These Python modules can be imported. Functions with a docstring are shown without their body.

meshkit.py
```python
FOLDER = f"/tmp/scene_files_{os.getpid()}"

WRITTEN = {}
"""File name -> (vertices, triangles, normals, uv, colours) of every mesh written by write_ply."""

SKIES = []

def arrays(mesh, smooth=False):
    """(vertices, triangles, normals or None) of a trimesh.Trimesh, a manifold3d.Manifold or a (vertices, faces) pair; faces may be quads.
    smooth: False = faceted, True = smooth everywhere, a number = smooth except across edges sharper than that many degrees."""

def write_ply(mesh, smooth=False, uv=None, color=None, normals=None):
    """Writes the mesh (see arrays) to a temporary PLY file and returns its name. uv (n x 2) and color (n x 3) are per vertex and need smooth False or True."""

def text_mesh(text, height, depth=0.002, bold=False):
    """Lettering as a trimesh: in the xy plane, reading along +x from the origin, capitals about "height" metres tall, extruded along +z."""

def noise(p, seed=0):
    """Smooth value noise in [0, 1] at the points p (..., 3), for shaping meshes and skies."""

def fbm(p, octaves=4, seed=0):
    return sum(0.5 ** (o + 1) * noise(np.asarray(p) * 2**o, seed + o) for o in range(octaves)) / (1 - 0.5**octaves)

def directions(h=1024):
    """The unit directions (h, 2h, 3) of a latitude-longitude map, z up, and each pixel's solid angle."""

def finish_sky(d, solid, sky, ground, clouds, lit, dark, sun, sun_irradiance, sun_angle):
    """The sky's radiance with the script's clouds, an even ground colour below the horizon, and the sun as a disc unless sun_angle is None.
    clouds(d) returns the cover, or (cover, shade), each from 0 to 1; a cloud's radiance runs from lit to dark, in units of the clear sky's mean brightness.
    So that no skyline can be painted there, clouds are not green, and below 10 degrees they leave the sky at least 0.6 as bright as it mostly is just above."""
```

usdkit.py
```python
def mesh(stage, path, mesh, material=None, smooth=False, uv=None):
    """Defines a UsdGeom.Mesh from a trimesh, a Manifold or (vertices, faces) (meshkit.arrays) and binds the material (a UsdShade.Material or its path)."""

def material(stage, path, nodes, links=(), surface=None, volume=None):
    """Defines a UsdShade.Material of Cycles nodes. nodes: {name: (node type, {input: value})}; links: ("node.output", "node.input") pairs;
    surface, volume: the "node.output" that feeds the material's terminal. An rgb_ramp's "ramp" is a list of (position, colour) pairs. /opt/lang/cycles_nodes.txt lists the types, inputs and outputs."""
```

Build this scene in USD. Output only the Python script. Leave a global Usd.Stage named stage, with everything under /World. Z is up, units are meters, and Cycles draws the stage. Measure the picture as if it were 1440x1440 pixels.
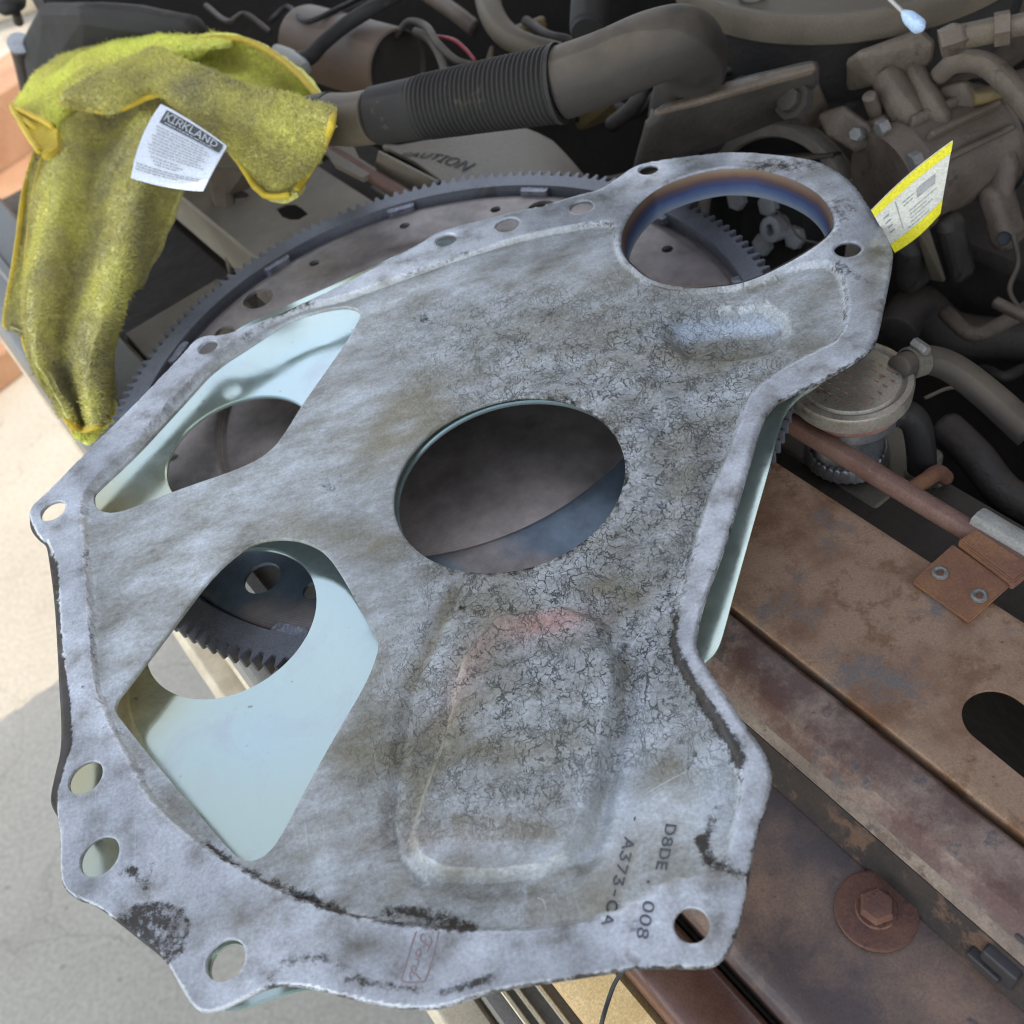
import math, numpy as np, trimesh, manifold3d as m3, shapely, usdkit, meshkit
from shapely.geometry import Polygon, LineString, Point
from pxr import Usd, UsdGeom, UsdLux, UsdShade, Gf, Sdf, Vt

stage = Usd.Stage.CreateInMemory()
UsdGeom.SetStageUpAxis(stage, UsdGeom.Tokens.z); UsdGeom.SetStageMetersPerUnit(stage, 1.0)
stage.SetDefaultPrim(UsdGeom.Xform.Define(stage, '/World').GetPrim())
RNG = np.random.default_rng(7)

# ------------------------------------------------------------------ camera, sky, sun, exposure
EXPOSURE, SKY, SUN, SUN_EL = 1.50, 0.15, 0.5, math.radians(29)
SUN_XY = np.array([0.856, 0.517])
CAM_H = 0.33
TAU, PHI, FPX = math.radians(42.1), math.radians(17.35), 1440.0
_m = np.array([-math.sin(PHI), math.cos(PHI)])
CN = np.array([_m[0]*math.sin(TAU), _m[1]*math.sin(TAU), math.cos(TAU)])       # world up seen from the camera
CE2 = np.array([_m[0]*math.cos(TAU), _m[1]*math.cos(TAU), -math.sin(TAU)])
CE1 = np.cross(CE2, CN)
cam = UsdGeom.Camera.Define(stage, '/World/camera')
cam.CreateHorizontalApertureAttr(36.0); cam.CreateVerticalApertureAttr(36.0); cam.CreateFocalLengthAttr(36.0)
cam.CreateClippingRangeAttr(Gf.Vec2f(0.01, 200)); cam.CreateFStopAttr(13.0); cam.CreateFocusDistanceAttr(0.44)
cam.CreateExposureAttr(EXPOSURE)
_rows = [[CE1[i], CE2[i], CN[i]] for i in range(3)]
cam.AddTransformOp().Set(Gf.Matrix4d(*_rows[0], 0, *_rows[1], 0, *_rows[2], 0, 0, 0, CAM_H, 1))

sky_rot = math.atan2(SUN_XY[0], SUN_XY[1])
sky_mat = usdkit.material(stage, '/World/Looks/sky', {
    's': ('sky_texture', {'sky_type': 'single_scattering', 'sun_disc': False, 'sun_elevation': SUN_EL, 'sun_rotation': sky_rot}),
    'h': ('hsv', {'saturation': 0.5}),                     # thin high haze all over the sky
    'b': ('background_shader', {'strength': SKY})}, [('s.color', 'h.color'), ('h.color', 'b.color')], surface='b.background')
sky = UsdLux.DomeLight.Define(stage, '/World/sky'); UsdShade.MaterialBindingAPI.Apply(sky.GetPrim()).Bind(sky_mat)
sun = UsdLux.DistantLight.Define(stage, '/World/sun')
sun.CreateIntensityAttr(SUN); sun.CreateAngleAttr(0.5); sun.CreateNormalizeAttr(True); sun.CreateColorAttr(Gf.Vec3f(1, 0.87, 0.68))
_d = np.array([*(SUN_XY/np.linalg.norm(SUN_XY)*math.cos(SUN_EL)), math.sin(SUN_EL)])
sun.AddTransformOp().Set(Gf.Matrix4d().SetRotate(Gf.Rotation(Gf.Vec3d(0, 0, 1), Gf.Vec3d(*_d))))
for o in (sky, sun):
    o.GetPrim().SetCustomDataByKey('kind', 'structure')

# ------------------------------------------------------------------ helpers: survey points, shapes, prims
def W(px, py, z=0.0):
    """the point of the level plane at height z that a sighting of the photograph gives"""
    px, py = np.asarray(px, float), np.asarray(py, float)
    r = np.stack([(px-720)/FPX, -(py-720)/FPX, -np.ones_like(px)], -1)
    t = -(CAM_H-np.asarray(z, float))/(r@CN)
    X = r*t[..., None]
    return np.stack([X@CE1, X@CE2, np.broadcast_to(z, px.shape)*1.0], -1)
def WL(pts, z=0.0):
    a = np.array(pts, float)
    return W(a[:, 0], a[:, 1], a[:, 2] if a.shape[1] > 2 else z)
def Q(p):
    p = np.asarray(p, float)
    X = p[..., :1]*CE1+p[..., 1:2]*CE2+(p[..., 2:3]-CAM_H)*CN
    return np.stack([720-FPX*X[..., 0]/X[..., 2], 720+FPX*X[..., 1]/X[..., 2]], -1)
def DEP(p):
    return float(np.linalg.norm(np.asarray(p)-[0, 0, CAM_H]))
RV, SV, UP = np.array([.909, .417, 0]), np.array([-.417, .909, 0]), np.array([0, 0, 1.])   # towards the rear of the car, along its front, up
def S(r, s, z):
    return np.asarray(r)[..., None]*RV+np.asarray(s)[..., None]*SV+np.asarray(z)[..., None]*UP
COUNT = {}
def numbered(path):
    n = COUNT.get(path, 0); COUNT[path] = n+1
    return path if n == 0 else f'{path}_{n:03d}'
def data(p, label=None, cat=None, group=None, kind=None):
    for k, v in (('label', label), ('category', cat), ('group', group), ('kind', kind)):
        if v: p.SetCustomDataByKey(k, v)
    return p
LOC = {}
def thing(name, label, cat, loc=(0, 0, 0), group=None):
    path = numbered('/World/'+name)
    x = UsdGeom.Xform.Define(stage, path); x.AddTranslateOp().Set(Gf.Vec3d(*map(float, loc)))
    LOC[path] = np.asarray(loc, float)
    return data(x.GetPrim(), label, cat, group)
def put(name, mesh, mat, parent=None, smooth=35, label=None, kind=None, attrs=None):
    """one Mesh prim; vertices are given in the world and stored relative to their thing"""
    base = str(parent.GetPath()) if parent else '/World'
    path = numbered(base+'/'+name)
    top = '/'.join(base.split('/')[:3])
    off = LOC.get(top, np.zeros(3))
    v, f, n = meshkit.arrays(mesh, smooth if attrs is None else True)
    m = UsdGeom.Mesh.Define(stage, path)
    m.CreatePointsAttr(Vt.Vec3fArray.FromNumpy((v-off).astype(np.float32)))
    m.CreateFaceVertexCountsAttr(Vt.IntArray.FromNumpy(np.full(len(f), 3, np.int32)))
    m.CreateFaceVertexIndicesAttr(Vt.IntArray.FromNumpy(f.astype(np.int32).ravel()))
    m.CreateSubdivisionSchemeAttr('none')
    if n is not None:
        m.CreateNormalsAttr(Vt.Vec3fArray.FromNumpy(n.astype(np.float32))); m.SetNormalsInterpolation('vertex')
    for k, a in (attrs or {}).items():
        UsdGeom.PrimvarsAPI(m).CreatePrimvar(k, Sdf.ValueTypeNames.FloatArray, 'vertex').Set(Vt.FloatArray.FromNumpy(np.asarray(a, np.float32)))
    UsdShade.MaterialBindingAPI.Apply(m.GetPrim()).Bind(mat)
    return data(m.GetPrim(), label, kind=kind)
def cat(*ms): return trimesh.util.concatenate([m for m in ms])
def tm(man):
    m = man.to_mesh(); return trimesh.Trimesh(m.vert_properties[:, :3], m.tri_verts, process=False)
def cs(poly):
    poly = shapely.geometry.polygon.orient(poly)
    rings = [np.array(poly.exterior.coords)[:-1]]+[np.array(i.coords)[:-1] for i in poly.interiors]
    return m3.CrossSection(rings, m3.FillRule.EvenOdd)
def slab(poly, z0, z1):
    """upright prism of a polygon in plan"""
    polys = getattr(poly, 'geoms', [poly])
    return tm(m3.Manifold.batch_boolean([cs(p).extrude(z1-z0).translate((0, 0, z0)) for p in polys], m3.OpType.Add))
def chunky(poly, z0, z1, c=.0015):
    """prism with chamfered upper edge"""
    a = slab(poly, z0, z1-c); inner = poly.buffer(-c)
    if inner.is_empty or inner.geom_type != 'Polygon': return slab(poly, z0, z1)
    m = [cs(poly).extrude(z1-c-z0).translate((0, 0, z0))]
    for k in range(2):
        t0 = c*k/2
        m.append(cs(poly.buffer(-c*(k+.5)/2)).extrude(c/2+.0001).translate((0, 0, z1-c+t0-.0001)))
    return tm(m3.Manifold.batch_boolean(m, m3.OpType.Add))
def plan(pts, z=0.0, rnd=0.0):
    p = Polygon(WL(pts, z)[:, :2]).buffer(0)
    return p.buffer(rnd).buffer(-2*rnd).buffer(rnd) if rnd else p
def chaikin(p, n=2):
    p = np.array(p, float)
    for _ in range(n):
        q = np.roll(p, -1, 0); p = np.stack([.75*p+.25*q, .25*p+.75*q], 1).reshape(-1, 2)
    return p
def spline(pts, n=8):
    p = np.asarray(pts, float)
    q = np.vstack([2*p[0]-p[1], p, 2*p[-1]-p[-2]]); out = []
    for i in range(1, len(q)-2):
        t = np.linspace(0, 1, n, endpoint=False)[:, None]
        a, b, c, d = q[i-1], q[i], q[i+1], q[i+2]
        out.append(.5*(2*b+(c-a)*t+(2*a-5*b+4*c-d)*t**2+(3*b-a-3*c+d)*t**3))
    return np.vstack(out+[p[-1:]])
def tube(path, rad, k=14, caps=True):
    """round tube along a path; rad a number or one per point"""
    p = np.asarray(path, float); r = np.broadcast_to(rad, len(p)).astype(float)
    t = np.gradient(p, axis=0); t /= np.linalg.norm(t, axis=1, keepdims=True)+1e-12
    u = np.cross(t[0], [0.13, .21, 1]); u /= np.linalg.norm(u); V = []
    a = np.linspace(0, 2*np.pi, k, endpoint=False)
    for i in range(len(p)):
        u = u-t[i]*(u@t[i]); u /= np.linalg.norm(u); w = np.cross(t[i], u)
        V.append(p[i]+r[i]*(np.cos(a)[:, None]*u+np.sin(a)[:, None]*w))
    V = np.vstack(V); F = []
    for i in range(len(p)-1):
        for j in range(k):
            b, c = i*k+j, i*k+(j+1) % k
            F += [[b, c, c+k], [b, c+k, b+k]]
    if caps:
        V = np.vstack([V, p[:1], p[-1:]]); n = len(p)*k
        for j in range(k):
            F += [[n, (j+1) % k, j], [n+1, n-k+j, n-k+(j+1) % k]]
    return trimesh.Trimesh(V, F, process=False)
def ptube(pts, k=14, n=8):
    """tube through sightings (px, py, height, radius in photograph pixels)"""
    p = np.array(pts, float); w = W(p[:, 0], p[:, 1], p[:, 2]); r = np.array([DEP(q) for q in w])*p[:, 3]*.85/FPX
    s = spline(np.c_[w, r], n); return tube(s[:, :3], s[:, 3], k)
def lathe(profile, origin, axis, k=48):
    """profile: (distance along the axis, radius); closed at both ends if the radius is 0 there"""
    axis = np.asarray(axis, float)/np.linalg.norm(axis)
    u = np.cross(axis, [.3, .2, .93]); u /= np.linalg.norm(u); w = np.cross(axis, u); a = np.linspace(0, 2*np.pi, k, endpoint=False)
    V, F = [], []
    for d, r in profile:
        V.append(np.asarray(origin)+d*axis+r*(np.cos(a)[:, None]*u+np.sin(a)[:, None]*w))
    for i in range(len(profile)-1):
        for j in range(k):
            b, c = i*k+j, i*k+(j+1) % k
            F += [[b, c, c+k], [b, c+k, b+k]]
    return trimesh.Trimesh(np.vstack(V), F, process=False)
def hexbolt(c, axis, r, h):
    m = lathe([(0, 0), (0, r), (h*.85, r), (h, r*.82), (h, 0)], c, axis, 6)
    return m
def sweep_s(profile, s0, s1, n=2, close=False):
    """sheet: a profile of (r, z) drawn along the car's front from s0 to s1"""
    p = np.array(profile, float); ss = np.linspace(s0, s1, n)
    V = np.vstack([S(p[:, 0], np.full(len(p), s), p[:, 1]) for s in ss]); F = []; k = len(p)
    for i in range(n-1):
        for j in range(k-1+close):
            b, c = i*k+j, i*k+(j+1) % k
            F += [[b, b+k, c+k], [b, c+k, c]]
    m = trimesh.Trimesh(V, F, process=False)
    return m
def sheet_s(profile, s0, s1, t=.0012, n=2):
    p = np.array(profile, float)
    d = np.gradient(p, axis=0); d /= np.linalg.norm(d, axis=1, keepdims=True); nrm = np.c_[-d[:, 1], d[:, 0]]
    if nrm[:, 1].mean() > 0: nrm = -nrm
    q = np.vstack([p, (p+nrm*t)[::-1]])
    man = m3.CrossSection([q if Polygon(q).exterior.is_ccw else q[::-1]], m3.FillRule.NonZero).extrude(s1-s0, n)
    v = tm(man); x = v.vertices
    return trimesh.Trimesh(S(x[:, 0], s0+x[:, 2], x[:, 1]), v.faces[:, ::-1], process=False)
def box(c, size, ax=None):
    b = trimesh.creation.box(size); ax = np.eye(3) if ax is None else ax
    b.vertices = b.vertices@ax+np.asarray(c); return b
CAR = np.array([RV, SV, UP])
def rbox(c, size, ax=None, b=.004):
    """box with rounded edges"""
    h = np.array(size)/2-b
    pts = [m3.Manifold.sphere(b, 12).translate(tuple(h*np.array([i, j, k]))) for i in (-1, 1) for j in (-1, 1) for k in (-1, 1)]
    m = tm(m3.Manifold.batch_hull(pts)); ax = np.eye(3) if ax is None else ax
    m.vertices = m.vertices@ax+np.asarray(c); return m
def hull(pts, b=.003):
    return tm(m3.Manifold.batch_hull([m3.Manifold.sphere(b, 10).translate(tuple(map(float, p))) for p in pts]))
def lumpy(mesh, amp, scale, edge, seed=0):
    m = mesh.copy(); m.merge_vertices(); m = m.subdivide_to_size(edge, max_iter=12) if edge else m
    m.merge_vertices()
    n = m.vertex_normals; m.vertices = m.vertices+n*((meshkit.fbm(m.vertices*scale, 4, seed)-.5)*2*amp)[:, None]
    return m

# ------------------------------------------------------------------ materials
def M(name, nodes, links, surface='p.BSDF'):
    return usdkit.material(stage, '/World/Looks/'+name, nodes, links, surface=surface)
DARK = {'bay_grime': .7, 'black_rubber': .75, 'dusty_rubber': .68, 'tan_hose': .7, 'brown_cast': .78, 'dark_cast': .68, 'orange_brown_canister': .62, 'beige_shroud': .85, 'grey_support_sheet': .85, 'dirty_aluminium': .55, 'welded_aluminium': .85, 'dusty_bolt': .6, 'cap_lid': .7,
        'rusty_sheet': .74, 'worn_ridge': .70, 'worn_dark_panel': .78, 'orange_rust': .8, 'rusty_washer': .72, 'dark_rust': .78, 'dark_grey_face': .8, 'pale_green_edge': .85, 'grey_painted_header': .85, 'dull_ochre': .8, 'blued_ring_gear': .72, 'weld_bead': .75, 'grey_tape': .75}
def worn(name, a, b, dust=None, dustamt=.5, scale=30, rough=(.4, .7), metal=0.0, bump=.15, bscale=400, lo=.4, hi=.62, spots=None, bdist=.001, spec=.5):
    """two-tone worn surface; dust (a colour) settles on what faces up; spots = (colour, scale, threshold)"""
    wm = (.86, .79, .69) if name in ('bay_grime', 'dusty_rubber', 'black_rubber', 'tan_hose', 'brown_cast', 'dark_cast', 'beige_shroud', 'grey_support_sheet', 'dirty_aluminium', 'cap_lid', 'grey_painted_header') else (1, 1, 1)
    dk = lambda c: tuple(x*DARK.get(name, 1.0)*w_ for x, w_ in zip(c, wm))
    a, b, dust = dk(a), dk(b), (dk(dust) if dust else None)
    spots = [(dk(q[0]), q[1], q[2]) for q in ([spots] if isinstance(spots, tuple) else spots or [])]
    N = {'t': ('texture_coordinate', {}), 'g': ('geometry', {}),
         'n1': ('noise_texture', {'scale': scale, 'detail': 8, 'roughness': .65}),
         'r1': ('rgb_ramp', {'ramp': [(lo, a), (hi, b)]}),
         'n2': ('noise_texture', {'scale': bscale, 'detail': 6, 'roughness': .6}),
         'bp': ('bump', {'strength': bump, 'distance': bdist}),
         'rr': ('map_range', {'from_min': .3, 'from_max': .7, 'to_min': rough[0], 'to_max': rough[1], 'clamp': True}),
         'p': ('principled_bsdf', {'metallic': metal, 'specular_ior_level': spec})}
    L = [('g.position', 'n1.vector'), ('g.position', 'n2.vector'), ('n1.fac', 'r1.fac'), ('n2.fac', 'bp.height'), ('bp.normal', 'p.normal'), ('n1.fac', 'rr.value'), ('rr.result', 'p.roughness')]
    col = 'r1.color'
    for q, (sc, ss, th) in enumerate([spots] if isinstance(spots, tuple) else spots or []):
        n3, m3_, x3 = f'n3{q}', f'm3{q}', f'x3{q}'
        N.update({n3: ('noise_texture', {'scale': ss, 'detail': 9, 'roughness': .74}), m3_: ('map_range', {'from_min': th, 'from_max': th+.07, 'to_min': 0, 'to_max': .85, 'clamp': True}), x3: ('mix_color', {'b': sc})})
        L += [('g.position', n3+'.vector'), (n3+'.fac', m3_+'.value'), (m3_+'.result', x3+'.fac'), (col, x3+'.a')]; col = x3+'.result'
    # fine speckle
    N.update({'n5': ('noise_texture', {'scale': 900, 'detail': 3, 'roughness': .7}), 'm5': ('map_range', {'from_min': .3, 'from_max': .7, 'to_min': .75, 'to_max': 1.2, 'clamp': True}),
              'x5': ('mix_color', {'blend_type': 'multiply', 'fac': 1.0, 'use_clamp': False})})
    L += [('g.position', 'n5.vector'), ('n5.fac', 'm5.value'), (col, 'x5.a'), ('m5.result', 'x5.b')]; col = 'x5.result'
    if dust:
        N.update({'sx': ('separate_xyz', {}), 'ms': ('map_range', {'from_min': .1, 'from_max': 1.0, 'to_min': 0, 'to_max': dustamt, 'clamp': True}),
                  'n4': ('noise_texture', {'scale': 45, 'detail': 6, 'roughness': .6}), 'm4': ('map_range', {'from_min': .3, 'from_max': .6, 'to_min': .35, 'to_max': 1, 'clamp': True}),
                  'mm': ('math', {'math_type': 'multiply'}), 'x4': ('mix_color', {'b': dust})})
        L += [('g.normal', 'sx.vector'), ('sx.z', 'ms.value'), ('g.position', 'n4.vector'), ('n4.fac', 'm4.value'), ('ms.result', 'mm.value1'), ('m4.result', 'mm.value2'), ('mm.value', 'x4.fac'), (col, 'x4.a')]; col = 'x4.result'
    L.append((col, 'p.base_color'))
    return M(name, N, L)
def plain(name, c, rough=.5, metal=0.0):
    return worn(name, c, tuple(x*.82 for x in c), rough=(rough*.9, min(1, rough*1.1)), metal=metal, bump=.05)
DUST = (.135, .105, .075)
MAT = {
 'rust': worn('rusty_sheet', (.20, .088, .036), (.35, .21, .125), scale=34, lo=.36, hi=.56, rough=(.45, .7), bump=.35, bscale=500, spots=[((.155, .135, .122), 13, .57), ((.19, .085, .032), 42, .545), ((.09, .06, .045), 160, .62), ((.06, .033, .022), 420, .63)]),
 'rust_orange': worn('orange_rust', (.27, .12, .05), (.20, .085, .05), scale=60, rough=(.7, .9), bump=.4),
 'rust_dark': worn('dark_rust', (.16, .075, .05), (.22, .115, .08), scale=50, rough=(.5, .75), bump=.25, spots=((.3, .2, .15), 60, .6)),
 'ridge': worn('worn_ridge', (.125, .062, .045), (.32, .22, .165), scale=38, lo=.42, hi=.62, rough=(.36, .58), bump=.3, spots=[((.10, .088, .085), 75, .55), ((.11, .06, .045), 28, .57), ((.42, .32, .25), 190, .64), ((.05, .032, .026), 380, .62)]),
 'lower': worn('worn_dark_panel', (.080, .054, .050), (.25, .15, .10), scale=19, lo=.43, hi=.63, rough=(.34, .55), bump=.25, spots=[((.15, .075, .05), 26, .57), ((.07, .06, .06), 120, .60), ((.34, .25, .18), 150, .66), ((.04, .026, .022), 420, .63)]),
 'maroon': worn('maroon_paint', (.085, .038, .026), (.12, .058, .040), scale=20, rough=(.15, .3), bump=.06, spots=((.3, .2, .14), 90, .68)),
 'chrome': worn('chrome_warm_reflection', (.88, .60, .29), (.76, .50, .22), scale=60, rough=(.25, .4), metal=.35, bump=.05),  # chrome with the reflection of sunlit ground put into its colour
 'cream': worn('cream_trim', (.62, .52, .36), (.5, .4, .27), scale=40, rough=(.3, .5), bump=.05),
 'greybrown': worn('grey_brown_face', (.12, .105, .09), (.15, .13, .11), scale=30, rough=(.4, .6)),
 'greysheet': worn('grey_support_sheet', (.26, .235, .20), (.36, .325, .275), scale=24, rough=(.45, .7), bump=.2, spots=((.22, .13, .08), 55, .63)),
 'greyblue': worn('grey_painted_header', (.22, .225, .23), (.30, .30, .295), scale=14, rough=(.35, .55), bump=.1, spots=((.1, .085, .07), 35, .62)),
 'bay': worn('bay_grime', (.030, .025, .021), (.050, .041, .033), DUST, .4, scale=18, rough=(.7, .95), bump=.5, bscale=120, bdist=.004),
 'rubber': worn('black_rubber', (.020, .018, .017), (.030, .027, .025), DUST, .18, scale=20, rough=(.62, .85), bump=.25, spec=.35, spots=[((.10, .08, .06), 60, .60)]),
 'rubber_dusty': worn('dusty_rubber', (.030, .024, .019), (.05, .04, .032), (.19, .15, .105), .8, scale=26, rough=(.6, .85), bump=.15),
 'hose_tan': worn('tan_hose', (.13, .105, .073), (.18, .145, .10), (.20, .16, .11), .5, scale=25, rough=(.6, .8), bump=.15),
 'shroud': worn('beige_shroud', (.25, .225, .185), (.30, .27, .225), scale=9, rough=(.5, .7), bump=.06),
 'castbrown': worn('brown_cast', (.12, .092, .072), (.20, .158, .125), (.25, .195, .14), .5, scale=30, rough=(.45, .7), metal=.15, bump=.6, bscale=330, bdist=.0016, spots=[((.05, .038, .03), 70, .58), ((.30, .25, .2), 120, .66)]),
 'castdark': worn('dark_cast', (.042, .034, .029), (.07, .056, .046), (.145, .11, .08), .5, scale=30, rough=(.55, .8), bump=.55, bscale=300, bdist=.0016, spots=[((.12, .06, .035), 60, .62), ((.02, .017, .015), 90, .58)]),
 'canister': worn('orange_brown_canister', (.125, .075, .045), (.185, .11, .066), (.19, .135, .085), .4, scale=22, rough=(.5, .7), bump=.1),
 'aluminium': worn('welded_aluminium', (.50, .49, .47), (.60, .59, .57), scale=40, rough=(.25, .42), metal=.9, bump=.2),
 'alu_dirty': worn('dirty_aluminium', (.30, .28, .25), (.40, .38, .34), (.3, .25, .18), .4, scale=40, rough=(.4, .6), metal=.5, bump=.2),
 'boltlight': worn('grey_bolt', (.42, .40, .37), (.52, .50, .47), scale=80, rough=(.4, .6), metal=.3),
 'lip': worn('dusty_pulley_lip', (.20, .165, .12), (.27, .225, .17), scale=40, rough=(.6, .8), bump=.15),
 'bolt': worn('dusty_bolt', (.28, .25, .22), (.38, .35, .31), scale=80, rough=(.4, .6), metal=.5),
 'cap_red': worn('red_print_and_reflection', (.27, .14, .10), (.22, .10, .07), scale=80, rough=(.5, .7)),  # serves the cap print and the painted reflection below the lid
 'caplid': worn('cap_lid', (.46, .42, .38), (.56, .52, .47), scale=60, rough=(.3, .5), metal=.6, spots=((.24, .10, .07), 45, .56)),
 'greenedge': worn('pale_green_edge', (.15, .105, .08), (.26, .195, .145), scale=50, rough=(.5, .7), bump=.2, spots=[((.13, .08, .055), 70, .53), ((.09, .07, .06), 140, .58)]),
 'facegrey': worn('dark_grey_face', (.034, .026, .022), (.058, .042, .034), scale=30, rough=(.72, .9), bump=.3, spec=.25, spots=[((.15, .085, .055), 45, .53), ((.05, .042, .04), 90, .6)]),
 'washer': worn('rusty_washer', (.13, .052, .034), (.21, .092, .055), scale=70, rough=(.6, .8), bump=.5, spots=[((.07, .032, .024), 190, .57), ((.30, .17, .10), 120, .66)]),
 'clip': plain('black_clip', (.022, .018, .017), .45),
 'yellowtag': worn('yellow_card', (.78, .66, .03), (.82, .72, .05), scale=8, rough=(.5, .6), bump=.01),
 'whitepaper': worn('white_card', (.66, .62, .52), (.70, .66, .57), scale=8, rough=(.55, .7), bump=.02),
 'labelpaper': worn('white_label_cloth', (.66, .67, .70), (.72, .73, .75), scale=30, rough=(.6, .8), bump=.1, bscale=900),
 'greyprint': plain('grey_print', (.40, .385, .36), .7),
 'ink': plain('black_ink', (.02, .02, .02), .6),
 'whiteprint': plain('white_print', (.8, .8, .8), .6),
 'stamp': plain('stamp_ink', (.085, .085, .09), .6),
 'stamp_red': plain('faded_red_outline', (.25, .185, .185), .7),
 'swab': plain('blue_white_swab', (.55, .68, .85), .7),
 'stick': plain('paper_stick', (.5, .45, .38), .6),
 'red_wire': plain('red_wire_sheath', (.25, .03, .03), .5),
 'red_paint': worn('orange_red_paint', (.55, .12, .05), (.6, .16, .07), scale=10, rough=(.25, .4), bump=.03),
 'brass': worn('dull_ochre', (.24, .165, .06), (.17, .115, .05), DUST, .4, scale=80, rough=(.5, .7), metal=.2),
 'foil': worn('grey_tape', (.30, .275, .235), (.36, .33, .28), scale=60, rough=(.5, .7), bump=.2),
 'wood': worn('red_brown_timber', (.40, .21, .115), (.48, .28, .16), scale=9, rough=(.7, .9), bump=.3, bscale=90, bdist=.004),
 'stucco': worn('pale_stucco', (.5, .44, .36), (.55, .49, .41), scale=3, rough=(.8, .95), bump=.4, bscale=60, bdist=.01),
}
def concrete():
    N = {'g': ('geometry', {}), 'n1': ('noise_texture', {'scale': 2.2, 'detail': 9, 'roughness': .62}),
         'r1': ('rgb_ramp', {'ramp': [(.3, (.36, .32, .25)), (.44, (.49, .44, .355)), (.56, (.53, .48, .39)), (.7, (.58, .525, .435))]}),
         'n2': ('noise_texture', {'scale': 7, 'detail': 4, 'roughness': .5}), 'm2': ('map_range', {'from_min': .66, 'from_max': .72, 'to_min': 0, 'to_max': .6, 'clamp': True}),
         'x2': ('mix_color', {'b': (.24, .17, .09)}), 'n3': ('noise_texture', {'scale': 140, 'detail': 5, 'roughness': .7}),
         'm3': ('map_range', {'from_min': .3, 'from_max': .7, 'to_min': .74, 'to_max': 1.14, 'clamp': True}), 'x3': ('mix_color', {'blend_type': 'multiply', 'fac': 1.0, 'use_clamp': False}),
         'nd': ('noise_texture', {'scale': 4, 'detail': 5}), 'av': ('vector_math', {'math_type': 'multiply_add', 'vector2': (.35, .35, .35)}), 'vc': ('voronoi_texture', {'feature': 'distance_to_edge', 'scale': 1.7}), 'mc': ('map_range', {'from_min': .001, 'from_max': .006, 'to_min': .84, 'to_max': 1, 'clamp': True}), 'xc': ('mix_color', {'blend_type': 'multiply', 'fac': 1.0}), 'ns': ('noise_texture', {'scale': 60, 'detail': 4, 'roughness': .6}), 'ms': ('map_range', {'from_min': .66, 'from_max': .70, 'to_min': 0, 'to_max': .55, 'clamp': True}), 'xs': ('mix_color', {'b': (.15, .12, .09)}),
         'bp': ('bump', {'strength': .25, 'distance': .003}), 'p': ('principled_bsdf', {'roughness': .75})}
    return M('concrete', N, [('g.position', 'n1.vector'), ('g.position', 'n2.vector'), ('g.position', 'n3.vector'), ('n1.fac', 'r1.fac'), ('n2.fac', 'm2.value'), ('m2.result', 'x2.fac'), ('r1.color', 'x2.a'),
             ('n3.fac', 'm3.value'), ('x2.result', 'x3.a'), ('m3.result', 'x3.b'), ('g.position', 'nd.vector'), ('nd.color', 'av.vector1'), ('g.position', 'av.vector3'), ('av.vector', 'vc.vector'), ('vc.distance', 'mc.value'), ('x3.result', 'xc.a'), ('mc.result', 'xc.b'), ('g.position', 'ns.vector'), ('ns.fac', 'ms.value'), ('ms.result', 'xs.fac'), ('xc.result', 'xs.a'), ('xs.result', 'p.base_color'), ('n3.fac', 'bp.height'), ('bp.normal', 'p.normal')])
MAT['concrete'] = concrete()
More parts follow.
